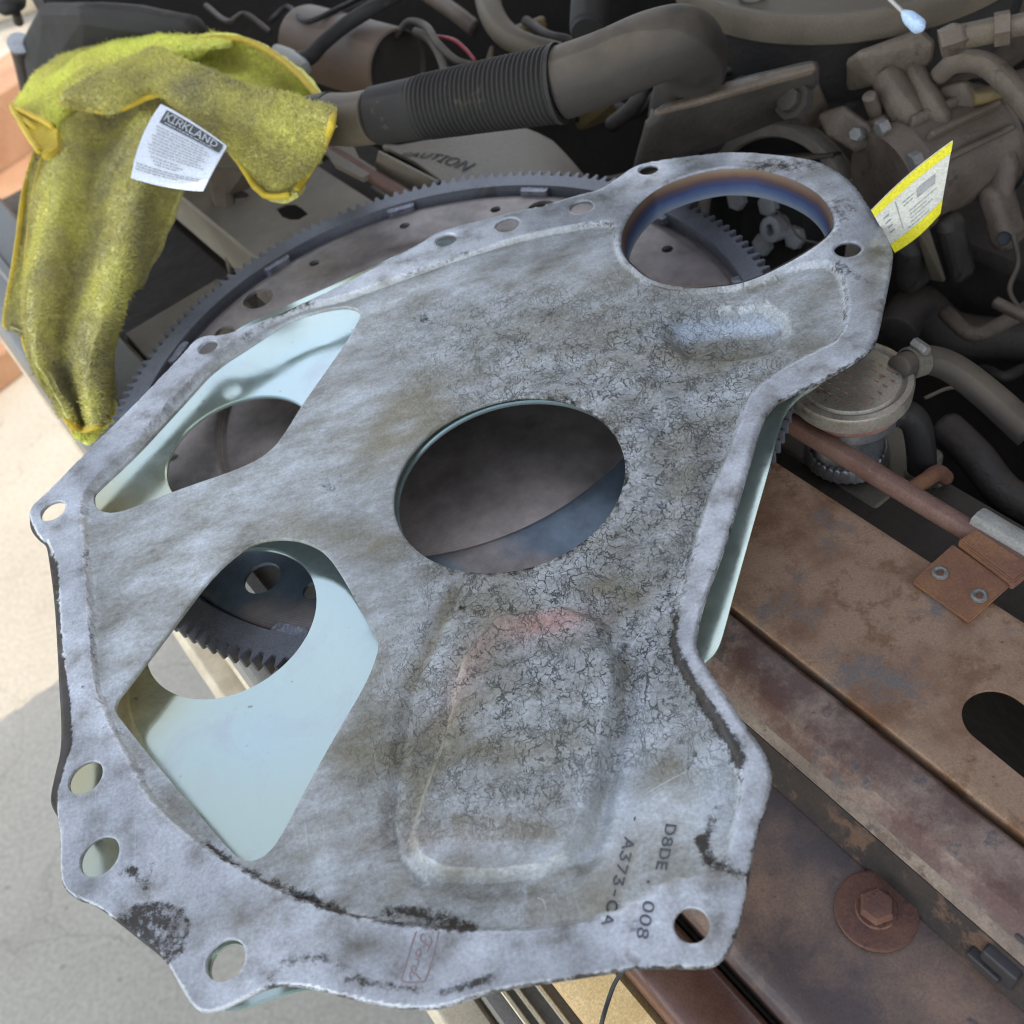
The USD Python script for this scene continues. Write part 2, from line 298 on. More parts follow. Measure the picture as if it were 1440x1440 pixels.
def plate_material():
    """old pressed plate: grey film that has crazed, bare rim, oil stains and black primer left where the paint flaked"""
    at = lambda k: ('attribute', {'attribute': k})
    N = {'g': ('geometry', {}), 'rim': at('rim'), 'crk': at('crk'), 'oil': at('oil'), 'grime': at('grime'), 'red': at('red'), 'pale': at('pale'),
         # slow tone of the film, drawn out sideways
         'mp': ('mapping', {'scale': (30, 58, 30), 'rotation': (0, 0, -.15)}), 'n1': ('noise_texture', {'scale': 1.0, 'detail': 10, 'roughness': .74}),
         'r1': ('rgb_ramp', {'ramp': [(.28, (.13, .12, .09)), (.42, (.275, .265, .235)), (.52, (.36, .36, .345)), (.68, (.53, .545, .555))]}),
         # rim metal
         'n2': ('noise_texture', {'scale': 60, 'detail': 9, 'roughness': .60}), 'r2': ('rgb_ramp', {'ramp': [(.30, (.17, .155, .14)), (.40, (.34, .33, .325)), (.49, (.45, .45, .46)), (.66, (.57, .575, .60))]}),
         'xr': ('mix_color', {}),
         # oil
         'm0': ('mapping', {'scale': (30, 75, 30), 'rotation': (0, 0, .05)}), 'n3': ('noise_texture', {'scale': 1.0, 'detail': 9, 'roughness': .66}), 'mo': ('math', {'math_type': 'multiply_add', 'value2': 2.6, 'value3': -1.35}), 'ao': ('math', {'math_type': 'add', 'use_clamp': True}),
         'so': ('math', {'math_type': 'multiply', 'use_clamp': True}), 'sq': ('math', {'math_type': 'multiply', 'value2': .78}), 'xo': ('mix_color', {'b': (.19, .155, .085)}),
         'rd': ('math', {'math_type': 'multiply', 'use_clamp': True}), 'xd': ('mix_color', {'b': (.46, .22, .17)}),
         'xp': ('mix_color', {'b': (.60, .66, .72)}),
         # crazing, two sizes
         'nd': ('noise_texture', {'scale': 260, 'detail': 3, 'roughness': .6}), 'sd': ('vector_math', {'math_type': 'subtract', 'vector2': (.5, .5, .5)}), 'sc': ('vector_math', {'math_type': 'scale', 'scale': .006}), 'ne': ('noise_texture', {'scale': 75, 'detail': 3, 'roughness': .5}), 'se': ('vector_math', {'math_type': 'subtract', 'vector2': (.5, .5, .5)}), 'sf': ('vector_math', {'math_type': 'scale', 'scale': .016}), 'a0': ('vector_math', {'math_type': 'add'}), 'mv': ('mapping', {'scale': (1.25, .8, 1), 'rotation': (0, 0, -.3)}),
         'ad': ('vector_math', {'math_type': 'add'}),
         'v1': ('voronoi_texture', {'feature': 'distance_to_edge', 'scale': 215}), 'v2': ('voronoi_texture', {'feature': 'distance_to_edge', 'scale': 520}),
         'n8': ('noise_texture', {'scale': 130, 'detail': 4, 'roughness': .6}), 'w8': ('map_range', {'from_min': .40, 'from_max': .64, 'to_min': .10, 'to_max': 1.9, 'clamp': True}), 'd1': ('math', {'math_type': 'divide'}), 'd2': ('math', {'math_type': 'divide'}), 'v3': ('voronoi_texture', {'feature': 'distance_to_edge', 'scale': 95}), 'd3': ('math', {'math_type': 'divide'}), 'c3': ('map_range', {'from_min': .003, 'from_max': .020, 'to_min': .9, 'to_max': 0, 'clamp': True}), 'mz': ('math', {'math_type': 'maximum'}),
         'c1': ('map_range', {'from_min': .008, 'from_max': .040, 'to_min': 1, 'to_max': 0, 'clamp': True}), 'c2': ('map_range', {'from_min': .012, 'from_max': .075, 'to_min': 1, 'to_max': 0, 'clamp': True}),
         'n4': ('noise_texture', {'scale': 75, 'detail': 7, 'roughness': .72}), 'k1': ('map_range', {'from_min': .42, 'from_max': .52, 'to_min': 0, 'to_max': 1, 'clamp': True}), 'k2': ('map_range', {'from_min': .50, 'from_max': .40, 'to_min': 0, 'to_max': .75, 'clamp': True}),
         'p1': ('math', {'math_type': 'multiply'}), 'p2': ('math', {'math_type': 'multiply'}), 'mx': ('math', {'math_type': 'maximum'}), 'cm': ('math', {'math_type': 'multiply', 'use_clamp': True}),
         'ck': ('math', {'math_type': 'multiply', 'value2': .97}), 'xc': ('mix_color', {'b': (.05, .05, .05)}),
         # fine grit all over
         'n5': ('noise_texture', {'scale': 700, 'detail': 5, 'roughness': .75}), 'm5': ('map_range', {'from_min': .28, 'from_max': .72, 'to_min': .55, 'to_max': 1.38, 'clamp': True}), 'f5': ('map_range', {'from_min': 0, 'from_max': 1, 'to_min': .65, 'to_max': 1.0, 'clamp': True}), 'tone': at('tone'), 'xt': ('mix_color', {'blend_type': 'multiply', 'fac': 1.0, 'use_clamp': False}), 'x5': ('mix_color', {'blend_type': 'multiply', 'fac': 1.0, 'use_clamp': False}),
         # grime with torn edges
         'n6': ('noise_texture', {'scale': 260, 'detail': 9, 'roughness': .82}), 'ag': ('math', {'math_type': 'add'}), 'tg': ('map_range', {'from_min': .66, 'from_max': .80, 'to_min': 0, 'to_max': .92, 'clamp': True}), 'xg': ('mix_color', {'b': (.036, .028, .021)}), 'ig': ('math', {'math_type': 'subtract', 'value1': 1.0}), 'mg': ('math', {'math_type': 'multiply'}), 'sg': ('math', {'math_type': 'multiply', 'value2': .5}),
         # scratches
         'mq': ('mapping', {'scale': (900, 26, 100), 'rotation': (0, 0, .8)}), 'n7': ('noise_texture', {'scale': 1.0, 'detail': 2, 'roughness': .5}), 'm7': ('map_range', {'from_min': .69, 'from_max': .74, 'to_min': 0, 'to_max': .14, 'clamp': True}), 'x7': ('mix_color', {'b': (.62, .65, .70)}),
         'hs': ('math', {'math_type': 'multiply_add', 'value2': -1.0, 'value3': 1.0}), 'hr': ('map_range', {'from_min': 0, 'from_max': 1, 'to_min': .35, 'to_max': .05, 'clamp': True}), 'h2': ('math', {'math_type': 'multiply_add'}),
         'bp': ('bump', {'strength': .9, 'distance': .0007}),
         'ro': ('map_range', {'from_min': 0, 'from_max': 1, 'to_min': .46, 'to_max': .36, 'clamp': True}), 'rg': ('math', {'math_type': 'multiply_add', 'value2': .3}),
         'me': ('map_range', {'from_min': 0, 'from_max': 1, 'to_min': .22, 'to_max': .38, 'clamp': True}),
         'p': ('principled_bsdf', {'specular_ior_level': .5})}
    L = [('g.position', 'mp.vector'), ('mp.vector', 'n1.vector'), ('n1.fac', 'r1.fac'), ('g.position', 'n2.vector'), ('n2.fac', 'r2.fac'), ('rim.fac', 'xr.fac'), ('r1.color', 'xr.a'), ('r2.color', 'xr.b'),
         ('g.position', 'm0.vector'), ('m0.vector', 'n3.vector'), ('n3.fac', 'mo.value1'), ('oil.fac', 'ao.value1'), ('mo.value', 'ao.value2'), ('ao.value', 'so.value1'), ('oil.fac', 'so.value2'), ('so.value', 'sq.value1'), ('sq.value', 'xo.fac'), ('xr.result', 'xo.a'),
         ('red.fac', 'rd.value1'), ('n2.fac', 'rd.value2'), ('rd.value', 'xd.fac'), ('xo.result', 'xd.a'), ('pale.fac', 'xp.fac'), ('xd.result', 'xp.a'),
         ('g.position', 'nd.vector'), ('nd.color', 'sd.vector1'), ('sd.vector', 'sc.vector1'), ('g.position', 'ad.vector1'), ('sc.vector', 'ad.vector2'), ('g.position', 'ne.vector'), ('ne.color', 'se.vector1'), ('se.vector', 'sf.vector1'), ('ad.vector', 'a0.vector1'), ('sf.vector', 'a0.vector2'), ('a0.vector', 'mv.vector'), ('mv.vector', 'v1.vector'), ('mv.vector', 'v2.vector'),
         ('g.position', 'n8.vector'), ('n8.fac', 'w8.value'), ('v1.distance', 'd1.value1'), ('w8.result', 'd1.value2'), ('v2.distance', 'd2.value1'), ('w8.result', 'd2.value2'), ('d1.value', 'c1.value'), ('d2.value', 'c2.value'), ('mv.vector', 'v3.vector'), ('v3.distance', 'd3.value1'), ('w8.result', 'd3.value2'), ('d3.value', 'c3.value'), ('g.position', 'n4.vector'), ('n4.fac', 'k1.value'), ('n4.fac', 'k2.value'), ('c1.result', 'p1.value1'), ('k1.result', 'p1.value2'), ('c2.result', 'p2.value1'), ('k2.result', 'p2.value2'),
         ('p1.value', 'mx.value1'), ('p2.value', 'mx.value2'), ('mx.value', 'mz.value1'), ('c3.result', 'mz.value2'), ('mz.value', 'cm.value1'), ('crk.fac', 'cm.value2'), ('cm.value', 'ck.value1'), ('ck.value', 'xc.fac'),
         ('g.position', 'n5.vector'), ('n5.fac', 'm5.value'), ('crk.fac', 'f5.value'), ('f5.result', 'x5.fac'), ('xp.result', 'xt.a'), ('tone.fac', 'xt.b'), ('xt.result', 'x5.a'), ('m5.result', 'x5.b'), ('x5.result', 'xc.a'),
         ('g.position', 'mq.vector'), ('mq.vector', 'n7.vector'), ('n7.fac', 'm7.value'), ('m7.result', 'x7.fac'), ('xc.result', 'x7.a'),
         ('g.position', 'n6.vector'), ('n6.fac', 'ag.value1'), ('grime.fac', 'ag.value2'), ('ag.value', 'tg.value'), ('tg.result', 'xg.fac'), ('x7.result', 'xg.a'), ('xg.result', 'p.base_color'),
         ('cm.value', 'hs.value1'), ('n5.fac', 'h2.value1'), ('rim.fac', 'hr.value'), ('hr.result', 'h2.value2'), ('hs.value', 'h2.value3'), ('h2.value', 'bp.height'), ('bp.normal', 'p.normal'),
         ('rim.fac', 'ro.value'), ('tg.result', 'rg.value1'), ('ro.result', 'rg.value3'), ('rg.value', 'p.roughness'), ('rim.fac', 'me.value'), ('tg.result', 'ig.value2'), ('me.result', 'mg.value1'), ('ig.value', 'mg.value2'), ('mg.value', 'p.metallic'), ('ig.value', 'sg.value1'), ('sg.value', 'p.specular_ior_level')]
    return M('crazed_plate', N, L)
MAT['plate'] = plate_material()
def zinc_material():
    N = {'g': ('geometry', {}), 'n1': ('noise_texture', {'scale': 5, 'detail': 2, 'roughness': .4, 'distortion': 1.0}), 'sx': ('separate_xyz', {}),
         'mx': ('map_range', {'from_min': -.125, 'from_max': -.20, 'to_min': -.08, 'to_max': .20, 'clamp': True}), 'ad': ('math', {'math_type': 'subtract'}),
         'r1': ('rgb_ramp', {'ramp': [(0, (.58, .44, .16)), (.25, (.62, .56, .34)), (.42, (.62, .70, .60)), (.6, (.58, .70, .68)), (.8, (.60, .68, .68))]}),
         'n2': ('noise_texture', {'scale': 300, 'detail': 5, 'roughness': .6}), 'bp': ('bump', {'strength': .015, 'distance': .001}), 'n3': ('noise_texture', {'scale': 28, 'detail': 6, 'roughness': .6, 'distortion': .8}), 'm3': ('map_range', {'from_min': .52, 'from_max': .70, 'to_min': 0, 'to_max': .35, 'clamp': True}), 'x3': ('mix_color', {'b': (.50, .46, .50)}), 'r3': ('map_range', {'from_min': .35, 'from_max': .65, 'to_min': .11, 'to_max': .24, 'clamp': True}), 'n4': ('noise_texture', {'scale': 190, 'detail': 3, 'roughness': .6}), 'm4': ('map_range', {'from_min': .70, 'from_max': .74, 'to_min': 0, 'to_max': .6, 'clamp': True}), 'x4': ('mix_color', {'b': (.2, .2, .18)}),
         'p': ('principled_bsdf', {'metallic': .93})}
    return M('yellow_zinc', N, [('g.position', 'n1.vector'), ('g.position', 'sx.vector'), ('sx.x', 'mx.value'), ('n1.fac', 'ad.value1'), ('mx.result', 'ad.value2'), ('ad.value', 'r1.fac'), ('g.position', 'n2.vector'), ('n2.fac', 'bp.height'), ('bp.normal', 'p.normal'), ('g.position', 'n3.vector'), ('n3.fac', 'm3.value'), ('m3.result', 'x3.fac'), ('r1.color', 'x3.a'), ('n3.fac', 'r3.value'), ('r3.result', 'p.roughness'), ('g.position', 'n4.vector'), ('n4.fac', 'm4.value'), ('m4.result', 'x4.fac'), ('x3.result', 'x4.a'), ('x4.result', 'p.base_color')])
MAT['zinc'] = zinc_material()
def flex_material():
    N = {'g': ('geometry', {}), 'd': ('vector_math', {'math_type': 'distance', 'vector2': (-.0180, .4456, -.040)}), 'n1': ('noise_texture', {'scale': 15, 'detail': 6, 'roughness': .6}),
         'r1': ('rgb_ramp', {'ramp': [(.35, (.19, .155, .135)), (.65, (.30, .25, .22))]}), 'mb': ('map_range', {'from_min': .1265, 'from_max': .1285, 'to_min': 0, 'to_max': 1, 'clamp': True}),
         'n2': ('noise_texture', {'scale': 20, 'detail': 2, 'roughness': .4}), 'm2': ('map_range', {'from_min': .40, 'from_max': .50, 'to_min': .15, 'to_max': 1, 'clamp': True}), 'sy': ('separate_xyz', {}), 'my': ('map_range', {'from_min': .42, 'from_max': .36, 'to_min': .12, 'to_max': 1, 'clamp': True}),
         'w1': ('math', {'math_type': 'multiply', 'value2': 5200.0}), 'w2': ('math', {'math_type': 'sine'}), 'n6': ('noise_texture', {'scale': 42, 'detail': 7, 'roughness': .7}), 'm6': ('map_range', {'from_min': .3, 'from_max': .7, 'to_min': .62, 'to_max': 1.3, 'clamp': True}), 'w4': ('math', {'math_type': 'multiply_add', 'value2': .10}), 'xw': ('mix_color', {'blend_type': 'multiply', 'fac': 1.0, 'use_clamp': False}), 'a': ('math', {'math_type': 'multiply'}), 'b': ('math', {'math_type': 'multiply'}), 'x': ('mix_color', {'b': (.105, .13, .155)}), 'n5': ('noise_texture', {'scale': 500, 'detail': 4, 'roughness': .7}), 'bp': ('bump', {'strength': .06, 'distance': .0008}),
         'mr': ('map_range', {'from_min': .3, 'from_max': .7, 'to_min': .34, 'to_max': .5, 'clamp': True}), 'p': ('principled_bsdf', {'metallic': .65})}
    return M('flexplate_steel', N, [('g.position', 'd.vector1'), ('g.position', 'n1.vector'), ('n1.fac', 'r1.fac'), ('d.value', 'mb.value'), ('g.position', 'n2.vector'), ('n2.fac', 'm2.value'), ('g.position', 'sy.vector'), ('sy.y', 'my.value'), ('mb.result', 'a.value1'), ('m2.result', 'a.value2'), ('a.value', 'b.value1'), ('my.result', 'b.value2'),
             ('b.value', 'x.fac'), ('r1.color', 'x.a'), ('d.value', 'w1.value1'), ('w1.value', 'w2.value1'), ('w2.value', 'w4.value1'), ('g.position', 'n6.vector'), ('n6.fac', 'm6.value'), ('m6.result', 'w4.value3'), ('x.result', 'xw.a'), ('w4.value', 'xw.b'), ('xw.result', 'p.base_color'), ('g.position', 'n5.vector'), ('n5.fac', 'bp.height'), ('bp.normal', 'p.normal'), ('n1.fac', 'mr.value'), ('mr.result', 'p.roughness')])
MAT['flex'] = flex_material()
MAT['gear'] = worn('blued_ring_gear', (.155, .155, .17), (.225, .225, .24), scale=22, rough=(.35, .5), metal=.7, bump=.08, spots=((.13, .11, .10), 30, .6))
MAT['weld'] = worn('weld_bead', (.2, .2, .23), (.33, .33, .36), scale=120, rough=(.25, .45), metal=.8, bump=.4, bscale=700)
def collar_bands():  # colour bands by height: pale at the bottom, then blue, brown at the top
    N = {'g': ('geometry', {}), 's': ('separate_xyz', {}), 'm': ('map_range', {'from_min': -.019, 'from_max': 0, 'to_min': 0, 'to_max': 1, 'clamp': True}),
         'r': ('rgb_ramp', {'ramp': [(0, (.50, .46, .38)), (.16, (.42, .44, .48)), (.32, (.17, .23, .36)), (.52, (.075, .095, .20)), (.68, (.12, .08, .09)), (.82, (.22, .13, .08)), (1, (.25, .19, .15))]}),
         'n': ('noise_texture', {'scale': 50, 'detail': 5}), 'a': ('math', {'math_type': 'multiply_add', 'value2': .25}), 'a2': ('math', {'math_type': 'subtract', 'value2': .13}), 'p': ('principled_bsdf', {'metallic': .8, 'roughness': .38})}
    return M('banded_collar', N, [('g.position', 's.vector'), ('s.z', 'm.value'), ('g.position', 'n.vector'), ('n.fac', 'a.value1'), ('m.result', 'a.value3'), ('a.value', 'a2.value1'), ('a2.value', 'r.fac'), ('r.color', 'p.base_color')])
MAT['collar_bands'] = collar_bands()
def towel_material(name, clean, dirty, soil, th):
    N = {'g': ('geometry', {}), 'n1': ('noise_texture', {'scale': 14, 'detail': 7, 'roughness': .58}), 'r1': ('rgb_ramp', {'ramp': [(th-.14, clean), (th, dirty), (th+.16, soil)]}),
         'n2': ('noise_texture', {'scale': 420, 'detail': 4, 'roughness': .7}), 'm2': ('map_range', {'from_min': .3, 'from_max': .7, 'to_min': .6, 'to_max': 1.3, 'clamp': True}), 'x2': ('mix_color', {'blend_type': 'multiply', 'fac': 1.0, 'use_clamp': False}),
         'bp': ('bump', {'strength': .8, 'distance': .002}), 'p': ('principled_bsdf', {'roughness': .95, 'sheen_weight': .25, 'sheen_roughness': .6, 'specular_ior_level': .1})}
    return M(name, N, [('g.position', 'n1.vector'), ('n1.fac', 'r1.fac'), ('g.position', 'n2.vector'), ('n2.fac', 'm2.value'), ('r1.color', 'x2.a'), ('m2.result', 'x2.b'), ('x2.result', 'p.base_color'), ('n2.fac', 'bp.height'), ('bp.normal', 'p.normal')])
MAT['towel'] = towel_material('yellow_towel', (.82, .82, .15), (.70, .64, .13), (.34, .32, .15), .58)
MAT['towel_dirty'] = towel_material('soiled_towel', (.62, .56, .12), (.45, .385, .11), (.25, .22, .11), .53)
MAT['hem'] = worn('yellow_hem', (.60, .42, .03), (.48, .32, .03), scale=40, rough=(.8, .95), bump=.5, bscale=900)

# ------------------------------------------------------------------ the setting
GZ = -0.9
g = put('concrete_ground', box((0, 0, GZ-.05), (60, 60, .1)), MAT['concrete'], smooth=False); data(g, kind='structure')
b0, b1 = W(0, 552, GZ), W(60, 505, GZ); bd = (b1-b0)/np.linalg.norm(b1-b0); bn = np.array([-bd[1], bd[0], 0]); bax = np.array([bd, bn, UP])
t = thing('timber_step', 'long red brown timber step on the sunlit concrete left of the towel', 'step', b0)
for k in range(3):
    put('timber', rbox(b0+bd*.2+bn*(.09+.19*k)+UP*(.035+.07*k), (2.6, .185, .07+.14*k), bax, .006), MAT['wood'], t)
wall = thing('added_shade_wall', 'pale stucco wall added behind the car to shade it, out of the frame', 'wall', S(3.15, -1.2, GZ))  # unseen wall, added to cast the shade over the car
put('wall_face', rbox(S(3.15, -1.2, GZ+1.85), (.3, 5.6, 3.7), CAR, .01), MAT['stucco'], wall)
put('coping', rbox(S(3.15, -1.2, GZ+3.74), (.36, 5.6, .08), CAR, .01), MAT['stucco'], wall)

# ------------------------------------------------------------------ the car's front end and bay
def cutslot(mesh, polys, z0, z1):
    mm = mesh.copy(); mm.merge_vertices()
    man = m3.Manifold(m3.Mesh(np.asarray(mm.vertices, np.float32), np.asarray(mm.faces, np.uint32)))
    if man.status() != m3.Error.NoError or man.volume() < 0:
        man = m3.Manifold(m3.Mesh(np.asarray(mm.vertices, np.float32), np.asarray(mm.faces[:, ::-1], np.uint32)))
    for p in polys:
        man = man-cs(p).extrude(z1-z0).translate((0, 0, z0))
    return tm(man)
sup = thing('radiator_support', 'rusty brown radiator support panel running under the plates along the front of the car', 'car panel', S(.17, .2, -.1))
top = sheet_s([(.1785, -.075), (.1785, -.052), (.1815, -.05), (.250, -.05), (.2535, -.0515), (.2555, -.056), (.257, -.10)], -.35, .60, .0015)
slot = LineString(WL([(1402, 1010), (1475, 1068)], -.05)[:, :2]).buffer(.0125)
top = cutslot(top, [slot], -.2, .1)
put('top_sheet', top, MAT['rust'], sup, 40, 'rusty brown flat sheet with an oval slot')
put('ridge', sheet_s([(.1765, -.075), (.176, -.0545), (.1735, -.053), (.164, -.0535), (.158, -.056), (.1535, -.0585), (.1500, -.0620)], -.35, .62, .0015), MAT['ridge'], sup, 60, 'rounded ridge with pale worn paint')
put('ridge_bend', sheet_s([(.1502, -.0622), (.1485, -.0645), (.1470, -.068)], -.35, .62, .0014), MAT['greenedge'], sup, 60, 'pale greenish bend of the ridge')
put('ridge_face', sheet_s([(.1468, -.0684), (.1445, -.077), (.1430, -.083), (.1405, -.0858)], -.35, .62, .0015), MAT['facegrey'], sup, 60, 'dark grey face below the ridge')
put('lower_panel', sheet_s([(.1425, -.0863), (.132, -.0868), (.115, -.087), (.09, -.089), (.0805, -.0925), (.0785, -.097), (.078, -.12)], -.35, .62, .0015), MAT['lower'], sup, 50, 'dark lower panel with worn rust')
c = W(1232, 1281, -.0865); rr = 50/FPX*DEP(c)
put('washer', lathe([(0, 0), (0, rr), (.0015, rr), (.0022, rr*.93), (.0022, 0)], c, UP, 48), MAT['washer'], sup)
put('bolt', lathe([(0, 0), (0, rr*.44), (.0045, rr*.43), (.006, rr*.38), (.0066, rr*.25), (.0066, 0)], c+UP*.002, UP, 6), MAT['washer'], sup)
put('bolt_flange', lathe([(0, 0), (0, rr*.52), (.0012, rr*.48), (.0012, 0)], c+UP*.002, UP, 32), MAT['washer'], sup)
br = plan([(1340, 765), (1420, 822), (1363, 873), (1283, 816)], -.048, .001)
put('bracket_plate', chunky(br, -.0499, -.0478, .0005), MAT['rust_orange'], sup, 40)
br2 = plan([(1347, 762), (1372, 745), (1452, 800), (1425, 822)], -.046, .001)
put('rod_saddle', chunky(br2, -.0499, -.044, .0015), MAT['rust_orange'], sup, 40)
for p in ((1322, 806), (1377, 838)):
    c = W(*p, -.0475)
    put('rivet', lathe([(-.001, .0036), (.0008, .0034), (.0013, .0026), (.0009, .0017), (-.0004, .0014), (-.0006, 0)], c, UP, 20), MAT['bolt'], sup)
c = W(1420, 1345, -.078)
clip = thing('spring_clip', 'small black spring clip pressed against the ridge at the right edge', 'clip', c)
put('body', rbox(c, (.016, .014, .015), CAR, .0015), MAT['clip'], clip)
put('flap', rbox(c+RV*.004+UP*.009-SV*.004, (.007, .012, .018), CAR, .001), MAT['clip'], clip)
put('pad', rbox(c-RV*.006-UP*.003+SV*.004, (.008, .013, .006), CAR, .001), MAT['clip'], clip)

nose = thing('front_header', 'grey header panel and trim across the nose of the car below the plates', 'car panel', S(.03, .4, -.12))
put('maroon_panel', sheet_s([(.0745, -.115), (.0738, -.1005), (.071, -.099), (.060, -.099), (.0505, -.1015), (.0475, -.106), (.046, -.112)], -.3, .32, .0015), MAT['maroon'], nose, 60, 'glossy maroon panel strip')
put('seam_strip', sheet_s([(.0775, -.118), (.0768, -.1045), (.0755, -.104), (.0748, -.118)], -.3, .4, .001), MAT['rubber'], nose, 40)
put('warm_chrome_moulding', sheet_s([(.0465, -.116), (.043, -.1135), (.034, -.117), (.0225, -.122), (.0215, -.13)], -.3, .32, .0015), MAT['chrome'], nose, 50, 'chrome trim moulding with a warm reflection in its colour')
put('grille_face', sheet_s([(.0215, -.131), (.004, -.1315), (-.004, -.135), (-.006, -.2), (-.008, -.34)], -.3, .34, .0015), MAT['greybrown'], nose, 40)
for r in (.0165, .0085, .0035):
    put('trim_bead', sheet_s([(r-.0012, -.1315), (r-.0006, -.1285), (r+.0006, -.1285), (r+.0012, -.1315)], -.3, .34, .001), MAT['cream'], nose, 40)
bump_ = put('bumper_top', sheet_s([(-.008, -.315), (-.012, -.305), (-.030, -.303), (-.037, -.308), (-.039, -.33), (-.036, -.42)], -.4, .64, .002), MAT['cream'], nose, 50, 'cream bumper edge')
# header towards the left of the photograph
put('header_sheet', sheet_s([(.062, -.12), (.061, -.083), (.058, -.08), (.030, -.081), (.028, -.0775), (.022, -.0775), (.020, -.081), (.004, -.083), (-.006, -.09), (-.009, -.11), (-.0085, -.16)], .34, 1.2, .0015), MAT['greyblue'], nose, 45, 'grey painted header sheet with a pressed bead')
put('header_lip', sheet_s([(-.0085, -.161), (-.012, -.165), (-.013, -.2), (-.010, -.30)], .34, 1.2, .0015), MAT['cream'], nose, 45)
put('inner_panel', sheet_s([(.145, -.086), (.142, -.083), (.064, -.0835), (.0625, -.09), (.0625, -.16)], .34, .690, .0015), MAT['greysheet'], nose, 45, 'grey beige inner panel beside the ring gear')
put('hollow_floor', box(S(.10, .85, -.22), (.20, .9, .01), CAR), MAT['bay'], nose, False)

side = thing('side_support', 'dusty grey beige support sheet with a square hole beside the yellow towel', 'car panel', S(.2, .7, -.06))
sh = sheet_s([(.158, -.085), (.1595, -.053), (.162, -.05), (.250, -.05), (.2535, -.0515), (.2555, -.056), (.257, -.10)], .601, .86, .0015)
sq = plan([(388, 293), (402, 286), (415, 286), (425, 292), (434, 301), (420, 309), (408, 309), (397, 305)], -.05)
put('sheet', cutslot(sh, [sq], -.2, .1), MAT['greysheet'], side, 40)
bk = thing('upright_bracket', 'brown upright stamped bracket between the label and the square hole', 'bracket', W(320, 300, -.06))
put('web', hull(WL([(296, 238, -.03), (318, 240, -.03), (325, 300, -.06), (345, 375, -.09), (325, 385, -.09), (305, 300, -.06)]), .002), MAT['castbrown'], bk)
put('flange', hull(WL([(318, 240, -.028), (345, 238, -.03), (348, 262, -.045), (322, 270, -.04)]), .002), MAT['castbrown'], bk)
put('rib', hull(WL([(325, 262, -.045), (346, 275, -.05), (350, 340, -.075), (340, 345, -.075)]), .002), MAT['castdark'], bk)

bay = thing('engine_bay', 'dark grimy engine bay walls and floor around the engine', 'engine bay', S(.7, .3, -.5))
put('floor', lumpy(box(S(.85, .35, -.55), (1.3, 2.0, .05), CAR), .02, 9, .05, 3), MAT['bay'], bay)
put('firewall', box(S(1.45, .35, -.2), (.05, 2.0, .8), CAR), MAT['bay'], bay, False)
put('inner_fender', box(S(.75, -.55, -.25), (1.4, .05, .6), CAR), MAT['bay'], bay, False)
put('inner_fender', box(S(.82, 1.10, -.27), (1.25, .05, .6), CAR), MAT['bay'], bay, False)
put('radiator_core', box(S(.30, .30, -.30), (.05, .95, .42), CAR), MAT['bay'], bay, False)
eng = thing('engine_block', 'dark dusty engine block lying deep behind the fan shroud', 'engine', S(.8, .35, -.5))
put('block', lumpy(rbox(S(.95, .33, -.33), (.75, .45, .35), CAR, .02), .012, 14, .03, 5), MAT['castdark'], eng)
for sgn in (-1, 1):
    put('valve_cover', lumpy(rbox(S(.98, .33+.19*sgn, -.10), (.6, .14, .10), CAR, .02), .003, 30, .03, 6), MAT['castbrown'], eng)
k0, k1_ = W(-60, 52, GZ), W(150, -14, GZ); kd = (k1_-k0)/np.linalg.norm(k1_-k0); kn = np.array([-kd[1], kd[0], 0]); kax = np.array([kd, kn, UP])
kb_ = thing('red_kerb', 'low orange red painted kerb in sunlight far behind at the top left corner', 'kerb', k0)
put('painted_face', rbox(k0+kn*.5+UP*.06, (6, .6, .12), kax, .01), MAT['red_paint'], kb_)
put('pale_edge', rbox(k0+kn*.1+UP*.05, (6, .19, .10), kax, .01), MAT['cream'], kb_)

hood = thing('added_shade_hood', 'hood added behind the engine bay to shade it, out of the frame', 'hood', S(1.38, .3, .06))  # unseen hood, added to keep skylight off the bay
put('outer_skin', sheet_s([(1.38, .06), (1.33, .30), (1.27, .65), (1.19, 1.02), (1.15, 1.10)], -.7, 1.12, .003), MAT['maroon'], hood, 60)
put('inner_frame', sheet_s([(1.36, .07), (1.31, .30), (1.25, .65), (1.17, 1.0), (1.13, 1.06)], -.66, 1.08, .004), MAT['bay'], hood, 60)

# ------------------------------------------------------------------ ring gear and flexplate
FC, FR, FZ = np.array([-.0180, .4456]), .1943, -.032
def ang(a, r, z): return np.array([FC[0]+r*math.cos(a), FC[1]+r*math.sin(a), z])
flex = thing('flexplate', 'round steel flexplate with ring gear teeth lying under the two plates', 'flexplate', (*FC, FZ))
NT = 180; tt = []
for k in range(NT):
    a = 2*np.pi*k/NT; d = 2*np.pi/NT
    for f, r in ((-.42, FR-.0048), (-.20, FR+.0002), (-.06, FR+.0008), (.10, FR+.0004), (.30, FR-.0048)):
        tt.append((FC[0]+r*math.cos(a+f*d), FC[1]+r*math.sin(a+f*d)))
ring_in = FR*.912
ringp = Polygon(tt).difference(Point(*FC).buffer(ring_in, 180))
put('ring_gear', chunky(ringp, FZ-.0085, FZ, .0007), MAT['gear'], flex, 25)
prof = [(.0, -.0045), (.030, -.0045), (.034, -.0065), (.058, -.0075), (.1085, -.0080), (.119, -.0084), (.1245, -.0088), (.1270, -.0056), (.1300, -.0040), (.137, -.0034), (.166, -.0034), (.171, -.004), (.1742, -.0058), (.1748, -.0085)]
tv = 0.0022
pp = np.array(prof); low = np.c_[pp[:, 0], pp[:, 1]-tv]
low[-1] = (pp[-1, 0]-tv, pp[-1, 1])
